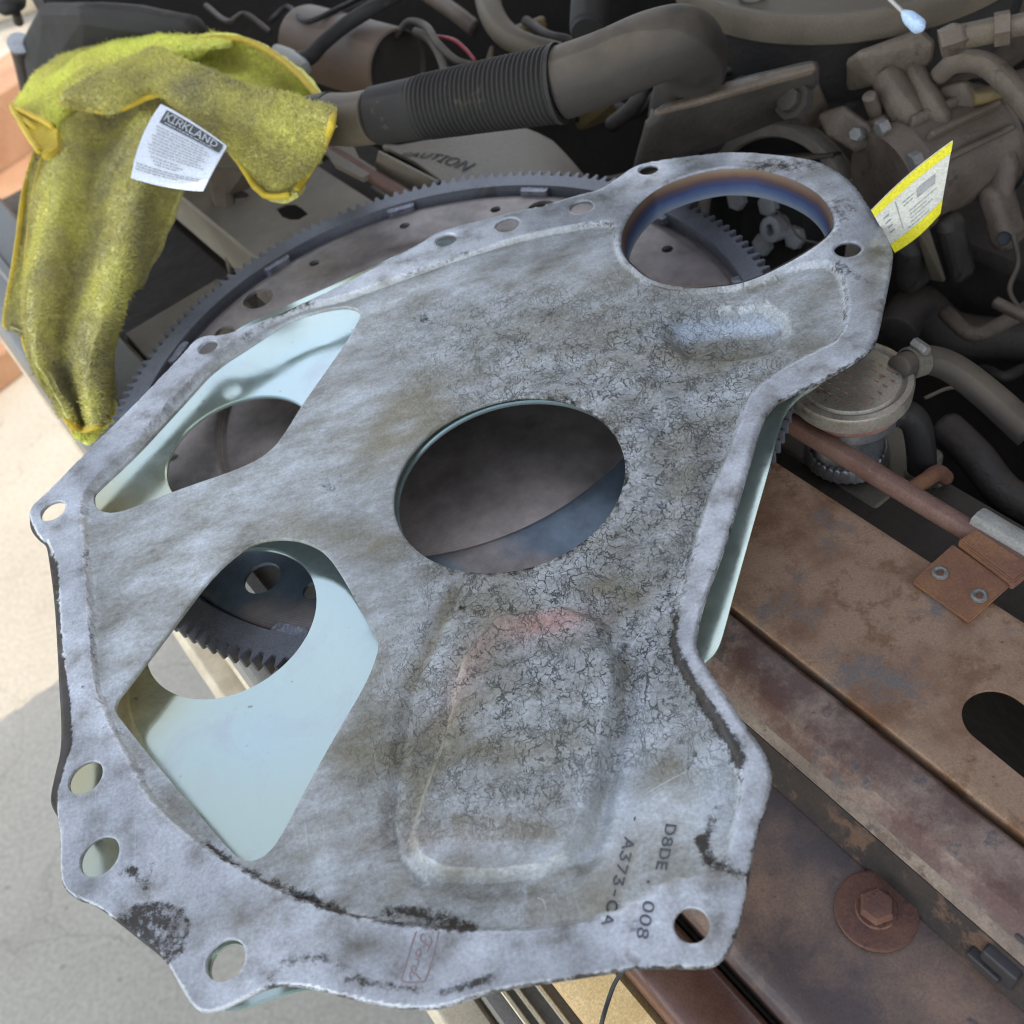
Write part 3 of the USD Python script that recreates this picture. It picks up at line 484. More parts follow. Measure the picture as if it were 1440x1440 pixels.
outline = np.vstack([pp, low[::-1]]); outline[0, 0] = 0
disc = m3.CrossSection([outline[::-1] if not Polygon(outline).exterior.is_ccw else outline], m3.FillRule.NonZero).revolve(240).translate((*FC, FZ))
for deg, rr_, rad in [(127.6, .1575, .0100), (111.3, .1555, .0034), (87.5, .1557, .0034), (64.9, .1564, .0034), (53.3, .1570, .0097), (17.1, .1580, .0034), (-134.9, .1522, .0094), (-123.6, .1504, .0051), (140.1, .1554, .0066), (-60, .153, .009), (-20, .153, .0034), (180, .153, .0034), (200, .153, .009)]:
    c = ang(math.radians(deg), rr_, FZ); disc = disc-m3.Manifold.cylinder(.05, rad, rad, 40).translate((c[0], c[1], FZ-.03))
put('disc', tm(disc), MAT['flex'], flex, 30)
for k in range(12):
    a = math.radians(117.5-30.0*k+.7*math.sin(k*3)); w = .05
    pts = [ang(a+w*q, r, 0)[:2] for q, r in [(-1, ring_in-.004), (-.9, ring_in-.0045), (.9, ring_in-.0045), (1, ring_in-.004), (1, ring_in+.001), (.85, ring_in+.0025), (-.85, ring_in+.0025), (-1, ring_in+.001)]]
    m = lumpy(slab(Polygon(pts).buffer(.0006), FZ-.006, FZ-.0010), .0004, 300, .0016, k)
    put('weld_tab', m, MAT['weld'], flex, 60)
put('backing_lip', lathe([(-.009, ring_in-.004), (-.0075, ring_in-.004), (-.0075, ring_in+.001), (-.009, ring_in+.001)], (*FC, FZ), UP, 160), MAT['flex'], flex)

# ------------------------------------------------------------------ zinc plate
ZZ = -.018
zo = [(1150, 541), (1122, 556), (1100, 583), (1083, 653), (1060, 733), (1030, 840), (1017, 890), (1010, 910), (1001, 923), (990, 931), (990, 950), (1000, 962), (1030, 1010), (1060, 1070), (1068, 1110), (1045, 1200), (1030, 1225), (990, 1235), (940, 1252), (915, 1300), (905, 1345), (863, 1355), (780, 1366), (713, 1376), (667, 1388), (620, 1404), (580, 1406), (530, 1400), (480, 1390), (432, 1391), (400, 1398), (370, 1408), (340, 1418), (313, 1422), (285, 1412), (262, 1385), (245, 1345), (200, 1310), (120, 1255), (104, 1220), (95, 1130), (98, 1000), (100, 850), (100, 745), (118, 700), (200, 610), (300, 500), (327, 463), (400, 430), (480, 395), (570, 352), (603, 338), (655, 334), (690, 342), (740, 335), (850, 318), (860, 330), (855, 380), (890, 425), (960, 445), (1060, 432), (1140, 405), (1185, 395), (1212, 420), (1205, 490)]
zp = plan(chaikin(zo), ZZ, .003)
def circ_px(pts, z):
    q = WL(pts, z)[:, :2]; A = np.c_[2*q, np.ones(len(q))]; s = np.linalg.lstsq(A, (q**2).sum(1), rcond=None)[0]
    return s[:2], math.sqrt(s[2]+s[0]**2+s[1]**2)
zl = circ_px([(350, 772), (377, 771), (413, 787), (437, 813), (447, 837), (443, 863), (420, 910), (377, 950), (360, 960), (300, 983), (260, 978), (220, 960)], ZZ)
zu = circ_px([(240, 690), (233, 663), (247, 627), (290, 583), (333, 563), (373, 556), (407, 562), (422, 570)], ZZ)
zm = circ_px([(562, 733), (558, 710), (570, 677), (593, 633), (640, 593), (693, 573), (747, 566), (797, 569), (840, 583)], ZZ)
zholes = [Point(*zl[0]).buffer(zl[1], 64), Point(*zu[0]).buffer(zu[1], 64), Point(*zm[0]).buffer(zm[1], 64)]
zholes.append(Point(*W(322, 1356, ZZ)[:2]).buffer(.0072, 24))
zman = None
zp = zp.difference(shapely.union_all(zholes))
zt = thing('zinc_dust_plate', 'shiny new pale zinc plate with big round holes, lying under the old plate', 'metal plate', (*np.array(zp.centroid.coords[0]), ZZ))
put('sheet', chunky(zp, ZZ-.0022, ZZ, .0008), MAT['zinc'], zt, 30)

# ------------------------------------------------------------------ old engine plate
PO = [(37, 725), (38, 738), (45, 750), (60, 761), (63, 773), (72, 840), (76, 913), (78, 960), (81, 1010), (80, 1053), (72, 1083), (65, 1117), (68, 1133), (82, 1153), (84, 1193), (83, 1237), (97, 1260), (133, 1272), (163, 1295), (200, 1325), (230, 1348), (247, 1377), (267, 1412), (283, 1424), (307, 1420), (340, 1403), (383, 1383), (427, 1385), (480, 1400), (530, 1412), (580, 1418), (620, 1416), (667, 1400), (713, 1388), (780, 1378), (863, 1365), (915, 1357), (960, 1357), (997, 1357), (1017, 1345), (1030, 1323), (1040, 1293), (1052, 1237), (1063, 1177), (1077, 1133), (1086, 1100), (1085, 1080), (1075, 1055), (1050, 1020), (1020, 977), (1007, 957), (993, 933), (982, 917), (978, 897), (990, 843), (1015, 780), (1040, 700), (1060, 630), (1075, 583), (1093, 562), (1127, 546), (1167, 527), (1207, 503), (1228, 486), (1236, 467), (1247, 413), (1256, 367), (1256, 350), (1247, 330), (1227, 298), (1207, 263), (1177, 237), (1147, 223), (1093, 215), (1027, 212), (980, 217), (923, 224), (890, 232), (867, 250), (843, 266), (810, 273), (767, 287), (713, 299), (657, 313), (613, 324), (593, 339), (570, 352), (513, 382), (480, 400), (420, 428), (360, 454), (317, 470), (290, 470), (272, 478), (256, 497), (233, 521), (180, 576), (133, 622), (87, 669), (60, 696), (44, 710)]
plate = plan(chaikin(PO, 2), 0, .001)
WIN_U = [(130, 697), (132, 712), (150, 722), (177, 717), (240, 691), (343, 657), (381, 634), (402, 606), (423, 570), (480, 490), (503, 452), (507, 440), (499, 431), (478, 429), (440, 437), (400, 452), (360, 478), (300, 517), (267, 553), (187, 640), (133, 690)]
WIN_L = [(393, 756), (360, 761), (333, 776), (293, 813), (253, 867), (200, 937), (180, 963), (163, 983), (160, 998), (170, 1013), (213, 1067), (260, 1123), (320, 1193), (337, 1208), (354, 1211), (373, 1203), (393, 1180), (433, 1103), (480, 1020), (517, 957), (532, 915), (531, 901), (507, 857), (480, 808), (457, 775), (427, 760)]
ST = [(873, 347), (882, 364), (905, 385), (927, 396), (960, 401), (993, 402), (1049, 396), (1104, 369), (1149, 342), (1169, 324), (1173, 307), (1160, 280), (1130, 257), (1082, 240), (1037, 235), (1000, 238), (950, 252), (915, 270), (890, 295), (875, 322)]
mainc = circ_px([(551, 693), (583, 773), (613, 603), (687, 805), (747, 557), (800, 780), (830, 577), (876, 667), (640, 797), (860, 720)], -.0034)
HL = [(74, 718, 17), (120, 1093, 23), (140, 1204, 26), (317, 1350, 26), (972, 1298, 23), (1192, 350, 17), (912, 238, 13), (818, 291, 16), (713, 316, 17), (760, 286, 9), (627, 337, 15), (292, 488, 14)]
small = []
for x, y, r in HL:
    c = W(x, y, 0); small.append(Point(*c[:2]).buffer(r*DEP(c)/FPX, 20))
wu, wl, st = plan(chaikin(WIN_U), -.0034, .0015), plan(chaikin(WIN_L), -.0034, .0015), plan(chaikin(ST, 3), 0)
wmain = Point(*mainc[0]).buffer(mainc[1], 64)
outer = plate
holes = shapely.union_all([wu, wl, st, wmain]+small)
pl = outer.difference(holes)
IN = [(118, 697), (120, 740), (124, 800), (131, 890), (135, 960), (147, 993), (163, 1030), (187, 1070), (205, 1110), (235, 1147), (277, 1180), (313, 1207), (337, 1219), (383, 1247), (433, 1267), (480, 1284), (530, 1294), (580, 1303), (660, 1307), (730, 1307), (797, 1300), (850, 1288), (905, 1262), (940, 1240), (990, 1232), (1020, 1215), (1030, 1170), (1042, 1110), (1035, 1065), (1010, 1020), (980, 975), (956, 940), (945, 907), (952, 870), (973, 780), (997, 697), (1017, 653), (1037, 603), (1047, 563), (1072, 538), (1110, 513), (1153, 493), (1180, 478), (1190, 440), (1188, 400), (1170, 372), (1130, 372), (1060, 402), (990, 412), (920, 402), (880, 378), (862, 345), (868, 312), (790, 323), (713, 341), (647, 362), (580, 386), (513, 409), (480, 421), (440, 428), (400, 442), (350, 470), (300, 510), (250, 560), (200, 615), (150, 665)]
web = plan(chaikin(IN, 3), -.0022, .002)
TH = .0021
raw = m3.Manifold.batch_boolean([cs(pl).extrude(TH).translate((0, 0, -TH))], m3.OpType.Add).refine_to_length(.0017)
pm = tm(raw); V = np.array(pm.vertices); P2 = shapely.points(V[:, 0], V[:, 1]); PX = Q(np.c_[V[:, :2], np.where(shapely.contains(web, P2), -.0034, 0.0)])
sm = lambda x: np.clip(x, 0, 1)**2*(3-2*np.clip(x, 0, 1))
din = shapely.distance(P2, web.exterior); inside = shapely.contains(web, P2)
sd = np.where(inside, din, -din)
rim = 1-sm((sd+.0008)/.0018)
dout = shapely.distance(P2, outer.exterior)
mpx = .00031
def blob(x, y, rx, ry, deg=0):
    c, s = math.cos(math.radians(deg)), math.sin(math.radians(deg)); dx, dy = PX[:, 0]-x, PX[:, 1]-y
    return np.exp(-(((c*dx+s*dy)/rx)**2+((-s*dx+c*dy)/ry)**2))
def line(pts, w, power=2):
    d = shapely.distance(shapely.points(PX[:, 0], PX[:, 1]), LineString(pts)); return np.exp(-(d/w)**power)
def area(pts, soft):
    p = Polygon(pts); d = shapely.distance(shapely.points(PX[:, 0], PX[:, 1]), p.exterior); i = shapely.contains(p, shapely.points(PX[:, 0], PX[:, 1]))
    return sm(.5+np.where(i, d, -d)/(2*soft))
h = -.0034*(1-rim)
skirt = area([(30, 700), (52, 752), (70, 770), (82, 790), (86, 900), (100, 1000), (101, 1050), (90, 1080), (82, 1110), (79, 1150), (50, 1160), (40, 900)], 4)
h -= .0020*sm(1-dout/.0060)*skirt
h -= .0009*sm(1-dout/.0009)                                      # rolled edge
EMB = [(700, 872), (790, 858), (845, 880), (868, 930), (868, 990), (846, 1080), (824, 1170), (803, 1208), (760, 1228), (690, 1236), (625, 1232), (590, 1212), (582, 1178), (600, 1120), (632, 1030), (655, 930)]
emb = area(EMB, 8)
h += .0052*emb
h -= .0024*line([(640, 830), (606, 890), (575, 960), (560, 1060), (548, 1150), (556, 1205), (585, 1238)], 9)
h -= .0010*line([(585, 1238), (680, 1258), (790, 1245), (835, 1205)], 10)
h -= .0026*line([(846, 905), (886, 935), (880, 1000), (862, 1080), (842, 1170), (820, 1215)], 11)
PILL = area([(935, 470), (955, 443), (1010, 432), (1075, 428), (1103, 445), (1108, 470), (1085, 492), (1030, 502), (965, 500)], 9)
h -= .0055*PILL
rad = np.linalg.norm(V[:, :2]-mainc[0], axis=1); angl = np.degrees(np.arctan2(V[:, 1]-mainc[0][1], V[:, 0]-mainc[0][0]))
right = sm((math.pi*.55-np.abs(np.radians(angl-10)))/1.0)
h += .0010*np.exp(-((rad-mainc[1]-.008)/.005)**2)
h -= .0012*np.exp(-((rad-mainc[1]-.020)/.004)**2)*right
h += .0012*np.exp(-((rad-mainc[1]-.030)/.005)**2)*right
h -= .0012*blob(462, 683, 17, 15)*(blob(462, 683, 9, 8)-.5)*2
h -= .0009*blob(594, 446, 18, 14)
lug = area([(890, 1262), (940, 1240), (1060, 1232), (1040, 1380), (930, 1380), (880, 1340)], 8); h -= .0018*lug*rim
h += (meshkit.fbm(V*[9, 9, 0], 3, 2)-.5)*.0022*(1-rim)+(meshkit.fbm(V*[40, 40, 0], 3, 4)-.5)*.0005
h -= .002*sm(1-shapely.distance(P2, st.exterior)/.002)*.6
V[:, 2] += h
pm.vertices = V
nz = lambda s, seed: meshkit.fbm(V*[s, s, 0], 4, seed)
crk = sm(.08+.80*blob(860, 780, 260, 330)+.55*blob(700, 1000, 260, 220)+.3*blob(960, 560, 140, 160)+.35*blob(760, 480, 260, 90)-.45*blob(330, 830, 260, 240)-.6*blob(900, 1180, 90, 130)-.5*blob(690, 1215, 120, 22)-.5*blob(600, 350, 260, 50))
crk = crk*(1-rim)*(1-.9*PILL*0)
oil = np.clip(.95*blob(575, 590, 95, 45, -38)+.7*blob(490, 755, 120, 28, 12)+.9*line([(640, 830), (612, 890), (578, 960)], 10)+.75*blob(600, 1110, 30, 110, 15)+.7*line([(880, 930), (870, 1030), (830, 1180)], 10)+.8*blob(1020, 492, 110, 24, -8)
      + .6*blob(690, 900, 60, 120, 25)+.75*blob(860, 830, 75, 24, 12)+.55*blob(530, 1050, 110, 40)+.5*blob(800, 470, 140, 40, -10)+.5*blob(960, 660, 40, 120)+.55*blob(650, 1060, 200, 30)+.4*blob(520, 960, 40, 70)+.3*blob(300, 640, 50, 40)+.5*blob(1025, 405, 130, 12)+.30, 0, 1)*(1-.3*rim)
red = np.clip(1.6*blob(765, 886, 62, 20, -12)+.7*blob(655, 960, 22, 60, 25)+.2*blob(620, 1190, 120, 24), 0, 1.5)*(1-rim)
pale = np.clip(.95*area([(940, 455), (960, 445), (1010, 440), (1070, 436), (1098, 450), (1085, 458), (1010, 462), (960, 468)], 8)+.15*blob(760, 1205, 70, 14, -5)+.4*blob(870, 1080, 40, 110, 12)+.35*blob(1010, 1110, 36, 60), 0, .8)  # the first area is a highlight painted on the upper wall of the pill
grime = .30*line([(945, 905), (962, 945), (990, 990), (1040, 1062)], 15)+.22*line([(934, 790), (948, 880)], 9)
grime += .27*area([(160, 1292), (185, 1272), (225, 1264), (262, 1272), (272, 1300), (262, 1340), (240, 1358), (205, 1330)], 6)
grime += .22*line([(375, 1378), (395, 1352), (450, 1345), (500, 1362)], 13)+.27*line([(490, 1378), (540, 1386), (590, 1392)], 9)+.27*line([(615, 1398), (690, 1376)], 9)
grime += .26*line([(545, 1280), (600, 1286), (660, 1302)], 12)+.23*line([(345, 1222), (420, 1258), (480, 1278)], 9)+.22*line([(288, 1185), (330, 1215)], 7)
grime += .25*line([(985, 1180), (1000, 1215), (1050, 1232)], 9)+.24*line([(1180, 372), (1225, 400)], 8)+.2*blob(1180, 300, 40, 60)+.22*blob(1100, 232, 90, 12)
grime += .26*blob(592, 447, 20, 13)+.2*blob(462, 683, 22, 18)+.22*line([(190, 1225), (205, 1250), (215, 1215)], 7)+.25*blob(180, 1223, 14, 16)
grime += .42*skirt*sm(2.2-dout/.0045)+.24*sm(1-dout/.0011)+.07*np.exp(-(sd/.0011)**2)
grime += .17*np.exp(-((rad-mainc[1])/.0035)**2)*(1+.5*np.cos(np.radians(angl+30)))+.30*blob(880, 908, 10, 8)+.27*blob(650, 855, 7, 6)+.27*blob(684, 856, 5, 5)
grime += .2*blob(960, 1050, 30, 12, 60)+.2*blob(1000, 1160, 12, 40, 20)+.2*line([(968, 1080), (978, 1062)], 4)
for s, (n, r) in enumerate(((70, 5), (26, 9))):
    for k in range(n):
        x, y = RNG.uniform(100, 1220), RNG.uniform(230, 1400); grime += .2*RNG.uniform(.4, 1)*blob(x, y, r*RNG.uniform(.4, 1), r*RNG.uniform(.4, 1), RNG.uniform(0, 180))
film = .5*area([(740, 1245), (900, 1175), (895, 1235), (850, 1300), (740, 1310)], 3)+.45*area([(870, 1130), (930, 1060), (985, 1080), (1000, 1120), (960, 1135), (930, 1110)], 4)+.5*area([(640, 1150), (780, 1165), (790, 1185), (700, 1192), (640, 1190)], 4)
oil = np.clip(oil+film*(1-rim)+rim*(.5*blob(520, 1335, 100, 22)+.45*blob(1120, 235, 110, 25)+.5*blob(1225, 390, 25, 60)+.4*blob(330, 1290, 70, 40)+.45*line([(1000, 1225), (1050, 1235)], 14)+.35*line([(240, 560), (330, 492), (420, 440)], 10)), 0, 1)
grime += .26*(nz(30, 8)-.5)
grime += .14*np.exp(-((sd+.0006)/.0016)**2)*sm((nz(22, 15)-.40)/.2)
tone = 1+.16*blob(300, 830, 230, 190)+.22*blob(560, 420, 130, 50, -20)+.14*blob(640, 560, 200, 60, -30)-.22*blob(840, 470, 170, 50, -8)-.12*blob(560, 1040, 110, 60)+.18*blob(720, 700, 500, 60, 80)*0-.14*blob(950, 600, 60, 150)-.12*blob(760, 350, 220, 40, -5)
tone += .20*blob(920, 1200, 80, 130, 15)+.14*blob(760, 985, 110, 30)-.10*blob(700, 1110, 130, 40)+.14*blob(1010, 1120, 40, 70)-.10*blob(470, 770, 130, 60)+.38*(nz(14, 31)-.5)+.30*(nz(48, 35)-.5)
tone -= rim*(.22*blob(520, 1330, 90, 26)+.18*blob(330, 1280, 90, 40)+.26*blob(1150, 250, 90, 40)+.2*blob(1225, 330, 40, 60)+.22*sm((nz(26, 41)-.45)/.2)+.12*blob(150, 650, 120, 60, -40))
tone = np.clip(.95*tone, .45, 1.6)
ep = thing('engine_plate', 'old grey pressed steel engine plate with crazed paint and many holes, on top', 'metal plate', (*mainc[0], 0))
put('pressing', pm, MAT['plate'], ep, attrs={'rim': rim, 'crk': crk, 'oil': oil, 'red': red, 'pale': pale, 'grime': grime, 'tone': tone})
# collar of the starter opening: a short drawn flange
so = np.array(st.exterior.coords)[:-1]; so = np.array([st.exterior.interpolate(t, normalized=True).coords[0] for t in np.linspace(0, 1, 120, endpoint=False)]); cc = so.mean(0)
rings = []
for d, z in ((0, -.0005), (-.0008, -.004), (-.0016, -.010), (-.0022, -.0165), (-.0010, -.0165), (-.0002, -.010), (.0010, -.004), (.0022, -.0022)):
    o = np.array([Polygon(so).buffer(d).exterior.interpolate(t, normalized=True).coords[0] for t in np.linspace(0, 1, 120, endpoint=False)])
    k = np.argmin(np.linalg.norm(o-so[0], axis=1)); o = np.roll(o, -k, 0)
    if Polygon(o).exterior.is_ccw != Polygon(so).exterior.is_ccw: o = np.roll(o[::-1], 1, 0)
    rings.append(np.c_[o, np.full(len(o), z)])
RVs = np.vstack(rings); F = []
for i in range(len(rings)-1):
    for j in range(120):
        a, b = i*120+j, i*120+(j+1) % 120; F += [[a, b, b+120], [a, b+120, a+120]]
put('starter_collar', trimesh.Trimesh(RVs, F, process=False), MAT['collar_bands'], ep, True)
def height_at(p):
    from scipy.spatial import cKDTree
    top_ = V[:, 2] > -.0075
    return TREE.query(p)[1]
from scipy.spatial import cKDTree
_up = np.array(pm.vertex_normals)[:, 2] > .3
TREE = cKDTree(V[_up][:, :2]); TZ = V[_up][:, 2]
def surf(xy): 
    d, i = TREE.query(xy, k=4); return TZ[i].mean(-1)
def lettering(text, start, end, up, hpx, name, mat, parent, thick=.00012):
    """text whose base line runs between two sightings; up: the way its capitals point"""
    m = meshkit.text_mesh(text, 1.0, .1); m = m.subdivide_to_size(.35, max_iter=6); v = np.array(m.vertices); w = v[:, 0].max()
    s, e, u = np.array(start, float), np.array(end, float), np.array(up, float); u = u/np.linalg.norm(u)*hpx
    px = s+(e-s)*(v[:, :1]/w)+u*v[:, 1:2]
    p = W(px[:, 0], px[:, 1], -.0022); z = surf(p[:, :2]); p = W(px[:, 0], px[:, 1], z); p[:, 2] += np.where(v[:, 2] > .05, thick+.00035, -.0004)
    put(name, trimesh.Trimesh(p, m.faces, process=False), mat, parent, False)
lettering('D8DE', (937, 1157), (922, 1222), (1, .12), 15, 'stamped_text', MAT['stamp'], ep)
lettering('.', (913, 1237), (909, 1241), (1, .12), 15, 'stamped_text', MAT['stamp'], ep)
lettering('008', (906, 1264), (895, 1318), (1, .25), 16, 'stamped_text', MAT['stamp'], ep)
lettering('-', (888, 1146), (886, 1153), (1, .15), 14, 'stamped_text', MAT['stamp'], ep)
lettering('A373-CA', (879, 1176), (846, 1300), (1, .22), 15, 'stamped_text', MAT['stamp'], ep)
def groove(pts, name, mat, w=.0005, closed=False):
    p = np.array(pts, float); p = spline(np.vstack([p, p[:1]]) if closed else p, 6); q = W(p[:, 0], p[:, 1], -.001); z = surf(q[:, :2]); q = W(p[:, 0], p[:, 1], z)
    put(name, tube(q-UP*w*.55, w, 6), mat, ep, True)
groove([(592, 1308), (614, 1306), (615, 1320), (600, 1374), (590, 1381), (566, 1380), (568, 1366), (584, 1314)], 'logo_outline', MAT['stamp_red'], .0004, True)
def script(u, v_): return np.array([591, 1314])+u*np.array([-17, 60])+v_*np.array([17, 4.5])
for st_ in ([(.0, .7), (.05, .95), (.16, 1.0), (.34, .92)], [(.22, .97), (.17, .5), (.10, .12), (.0, .1), (-.02, .3)], [(.08, .5), (.18, .55), (.28, .5)],
            [(.42, .45), (.34, .35), (.36, .1), (.45, .08), (.5, .3), (.44, .45), (.53, .42)], [(.56, .46), (.56, .1)], [(.56, .35), (.62, .48), (.70, .45)],
            [(.84, .42), (.75, .4), (.73, .12), (.82, .06), (.88, .3)], [(.97, .98), (.90, .5), (.88, .1), (.96, .08), (1.03, .25)]):
    groove([script(*q) for q in st_], 'logo_script', MAT['stamp_red'], .00042)
for a, b in (((880, 1136), (965, 1085)), ((838, 1165), (872, 1150)), ((908, 880), (875, 928)), ((756, 1262), (768, 1278))):
    groove([a, ((a[0]+b[0])/2+2, (a[1]+b[1])/2-4), b], 'scratch', MAT['aluminium'], .00022)

# ------------------------------------------------------------------ yellow towel
from scipy.interpolate import RectBivariateSpline
def patch(grid, nu=60, nv=60):
    g_ = np.array(grid, float); r, c_ = g_.shape[:2]
    w = W(g_[..., 0], g_[..., 1], g_[..., 2])
    u, v = np.linspace(0, r-1, nu), np.linspace(0, c_-1, nv)
    return np.stack([RectBivariateSpline(range(r), range(c_), w[..., k], kx=min(3, r-1), ky=min(3, c_-1))(u, v) for k in range(3)], -1)
def cloth(G, amp=.0022, seed=0, thick=.0035):
    nu, nv = G.shape[:2]; P_ = G.reshape(-1, 3).copy(); F = []
    for i in range(nu-1):
        for j in range(nv-1):
            a = i*nv+j; F += [[a, a+1, a+nv+1], [a, a+nv+1, a+nv]]
    m = trimesh.Trimesh(P_, F, process=False); n = m.vertex_normals
    view = np.array([0, 0, CAM_H])-P_.mean(0)
    if (n.mean(0)@view) < 0: F = [[a, c_, b] for a, b, c_ in F]; n = -n
    P_ += n*((meshkit.fbm(P_*28, 3, seed)-.5)*2*amp*2.2+(meshkit.fbm(P_*160, 3, seed+9)-.5)*amp*.9)[:, None]
    back = P_-n*thick; N = len(P_); B = [[a+N, c_+N, b+N] for a, b, c_ in F]
    edge = [i*nv for i in range(nu)]; loop = list(range(nv))+[i*nv+nv-1 for i in range(1, nu)]+[(nu-1)*nv+j for j in range(nv-2, -1, -1)]+[i*nv for i in range(nu-2, 0, -1)]
    E_ = []
    for k in range(len(loop)):
        a, b = loop[k], loop[(k+1) % len(loop)]; E_ += [[a, b, b+N], [a, b+N, a+N]]
    full = trimesh.Trimesh(np.vstack([P_, back]), F+B+E_, process=False)
    return full, trimesh.Trimesh(P_, F, process=False), n
def rows(*r): return [[tuple(p) for p in q] for q in r]
def zed(pts, z): return [(x, y, (z[i] if np.ndim(z) else z)) for i, (x, y) in enumerate(pts)]
tw = thing('yellow_towel', 'dirty yellow microfibre towel draped over the front of the car', 'towel', W(200, 250, -.05))
PA = patch(rows(zed([(17, 150), (58, 97), (110, 57), (160, 42), (215, 38), (262, 40), (305, 47), (342, 58)], -.005),
                zed([(24, 158), (72, 118), (130, 82), (180, 62), (225, 54), (262, 54), (295, 57), (326, 62)], .022),
                zed([(45, 178), (80, 145), (128, 112), (175, 84), (215, 72), (245, 68), (272, 67), (300, 66)], .028),
                zed([(80, 190), (95, 170), (125, 140), (175, 108), (212, 94), (236, 86), (258, 80), (278, 76)], .018)), 60, 110)
PA2 = patch(rows(zed([(240, 70), (300, 55), (352, 60), (402, 90), (440, 127), (469, 158)], .024),
                 zed([(245, 85), (300, 84), (350, 96), (400, 116), (440, 138), (468, 162)], .004),
                 zed([(250, 100), (300, 118), (350, 132), (400, 144), (440, 154), (466, 168)], .010)), 50, 90)
PC = patch(rows(zed([(92, 133), (150, 97), (205, 73), (245, 79), (300, 104), (350, 121), (400, 134), (440, 144), (469, 157)], .040),
                zed([(90, 136), (146, 118), (200, 98), (245, 103), (300, 126), (352, 148), (402, 168), (440, 178), (464, 185)], .043),
                zed([(87, 140), (141, 142), (180, 130), (220, 120), (258, 137), (314, 172), (365, 212), (412, 232), (447, 222)], [.038]*5+[.034, .024, .016, .012]),
                zed([(85, 143), (140, 156), (176, 152), (212, 136), (240, 137), (272, 160), (325, 212), (362, 266), (416, 270)], [.031]*5+[.026, .014, -.002, -.004]),
                ), 80, 150)
zD = [.008, .010, .006, -.006, -.018, -.03, -.042, -.052]
rD = [[(92, 140), (125, 148), (165, 152), (205, 140), (240, 140), (262, 158)], [(72, 195), (105, 200), (150, 205), (195, 205), (235, 210), (256, 250)], [(52, 260), (88, 275), (130, 285), (175, 285), (215, 290), (240, 296)],
      [(42, 330), (74, 350), (115, 360), (160, 360), (200, 350), (224, 342)], [(35, 410), (62, 430), (100, 435), (140, 435), (175, 425), (193, 405)], [(36, 482), (57, 500), (90, 505), (120, 505), (147, 498), (163, 478)],
      [(64, 540), (80, 553), (105, 560), (125, 558), (146, 550), (161, 532)], [(92, 586), (103, 598), (118, 604), (133, 600), (149, 592), (160, 572)]]
fold = [-.014, .009, -.008, .012, -.001, -.016]
PD = patch([[(x, y, zD[i]+fold[j]*(1 if i else .4)) for j, (x, y) in enumerate(r)] for i, r in enumerate(rD)], 150, 80)
PE = patch(rows(zed([(74, 152), (90, 150), (110, 150)], .0), zed([(56, 200), (72, 205), (90, 215)], -.004), zed([(35, 270), (50, 275), (70, 290)], -.012), zed([(26, 340), (40, 345), (60, 360)], -.022), zed([(12, 425), (26, 432), (50, 440)], -.034), zed([(12, 458), (24, 466), (45, 472)], -.04)), 90, 24)
PF = patch(rows(zed([(70, 535), (110, 560), (160, 560)], -.062), zed([(85, 570), (115, 592), (160, 588)], -.066), zed([(112, 618), (124, 620), (158, 598)], -.07)), 30, 30)
PG = patch(rows(zed([(18, 152), (45, 163), (80, 182)], .030), zed([(36, 184), (54, 188), (80, 194)], .028), zed([(59, 219), (66, 216), (82, 206)], .026)), 30, 30)
fronts = []
for k, (nm, G, mt, am) in enumerate((('back_flap', PA, 'towel', .0022), ('inner_flap', PA2, 'towel', .002), ('front_fold', PC, 'towel_dirty', .0022), ('hanging_end', PD, 'towel_dirty', .0028), ('side_edge', PE, 'towel_dirty', .0015), ('bottom_corner', PF, 'towel', .0015), ('turned_corner', PG, 'hem', .001))):
    full, fr, n = cloth(G, am, k*7)
    prim = put(nm, full, MAT[mt], tw, 60)
    if mt != 'hem': fronts.append((fr, mt, prim))
def hemline(G, pts, off=0): pass
for edge in (PC[-1], PC[:, -1], PD[:, 0], PE[:, 0], PA2[0], PD[-1], PG[0], PG[:, 0], PA[:, 0], PF[:, 0]):
    p = edge[::3]+UP*.0003
    p = p+(meshkit.fbm(p*300, 2, 3)[:, None]-.5)*.0012
    put('hem', tube(p, .0023, 8), MAT['hem'], tw, True)
# pile: short fibres over the cloth that shows
for fr, mt, prim in fronts:
    area_ = fr.area; n = int(min(26000, area_*1.1e6))
    pts, fi = trimesh.sample.sample_surface(fr, n, seed=11)
    nr = fr.face_normals[fi]; rg = np.random.default_rng(5)
    lean = rg.normal(0, .55, (n, 3)); d = nr+lean; d /= np.linalg.norm(d, axis=1, keepdims=True)
    L_ = rg.uniform(.0012, .0027, (n, 1)); mid = pts+d*L_*.55; end = pts+(d+rg.normal(0, .35, (n, 3)))*L_
    cv = np.stack([pts-nr*.0004, mid, end], 1).reshape(-1, 3)
    c_ = UsdGeom.BasisCurves.Define(stage, numbered(str(prim.GetPath())+'/pile'))
    c_.CreateTypeAttr('linear'); c_.CreateCurveVertexCountsAttr(Vt.IntArray.FromNumpy(np.full(n, 3, np.int32)))
    c_.CreatePointsAttr(Vt.Vec3fArray.FromNumpy((cv-LOC[str(tw.GetPath())]).astype(np.float32)))
    c_.CreateWidthsAttr(Vt.FloatArray.FromNumpy(np.tile([.00055, .00045, .0002], n).astype(np.float32))); c_.SetWidthsInterpolation('vertex')
    UsdShade.MaterialBindingAPI.Apply(c_.GetPrim()).Bind(MAT[mt]); data(c_.GetPrim(), kind='stuff')
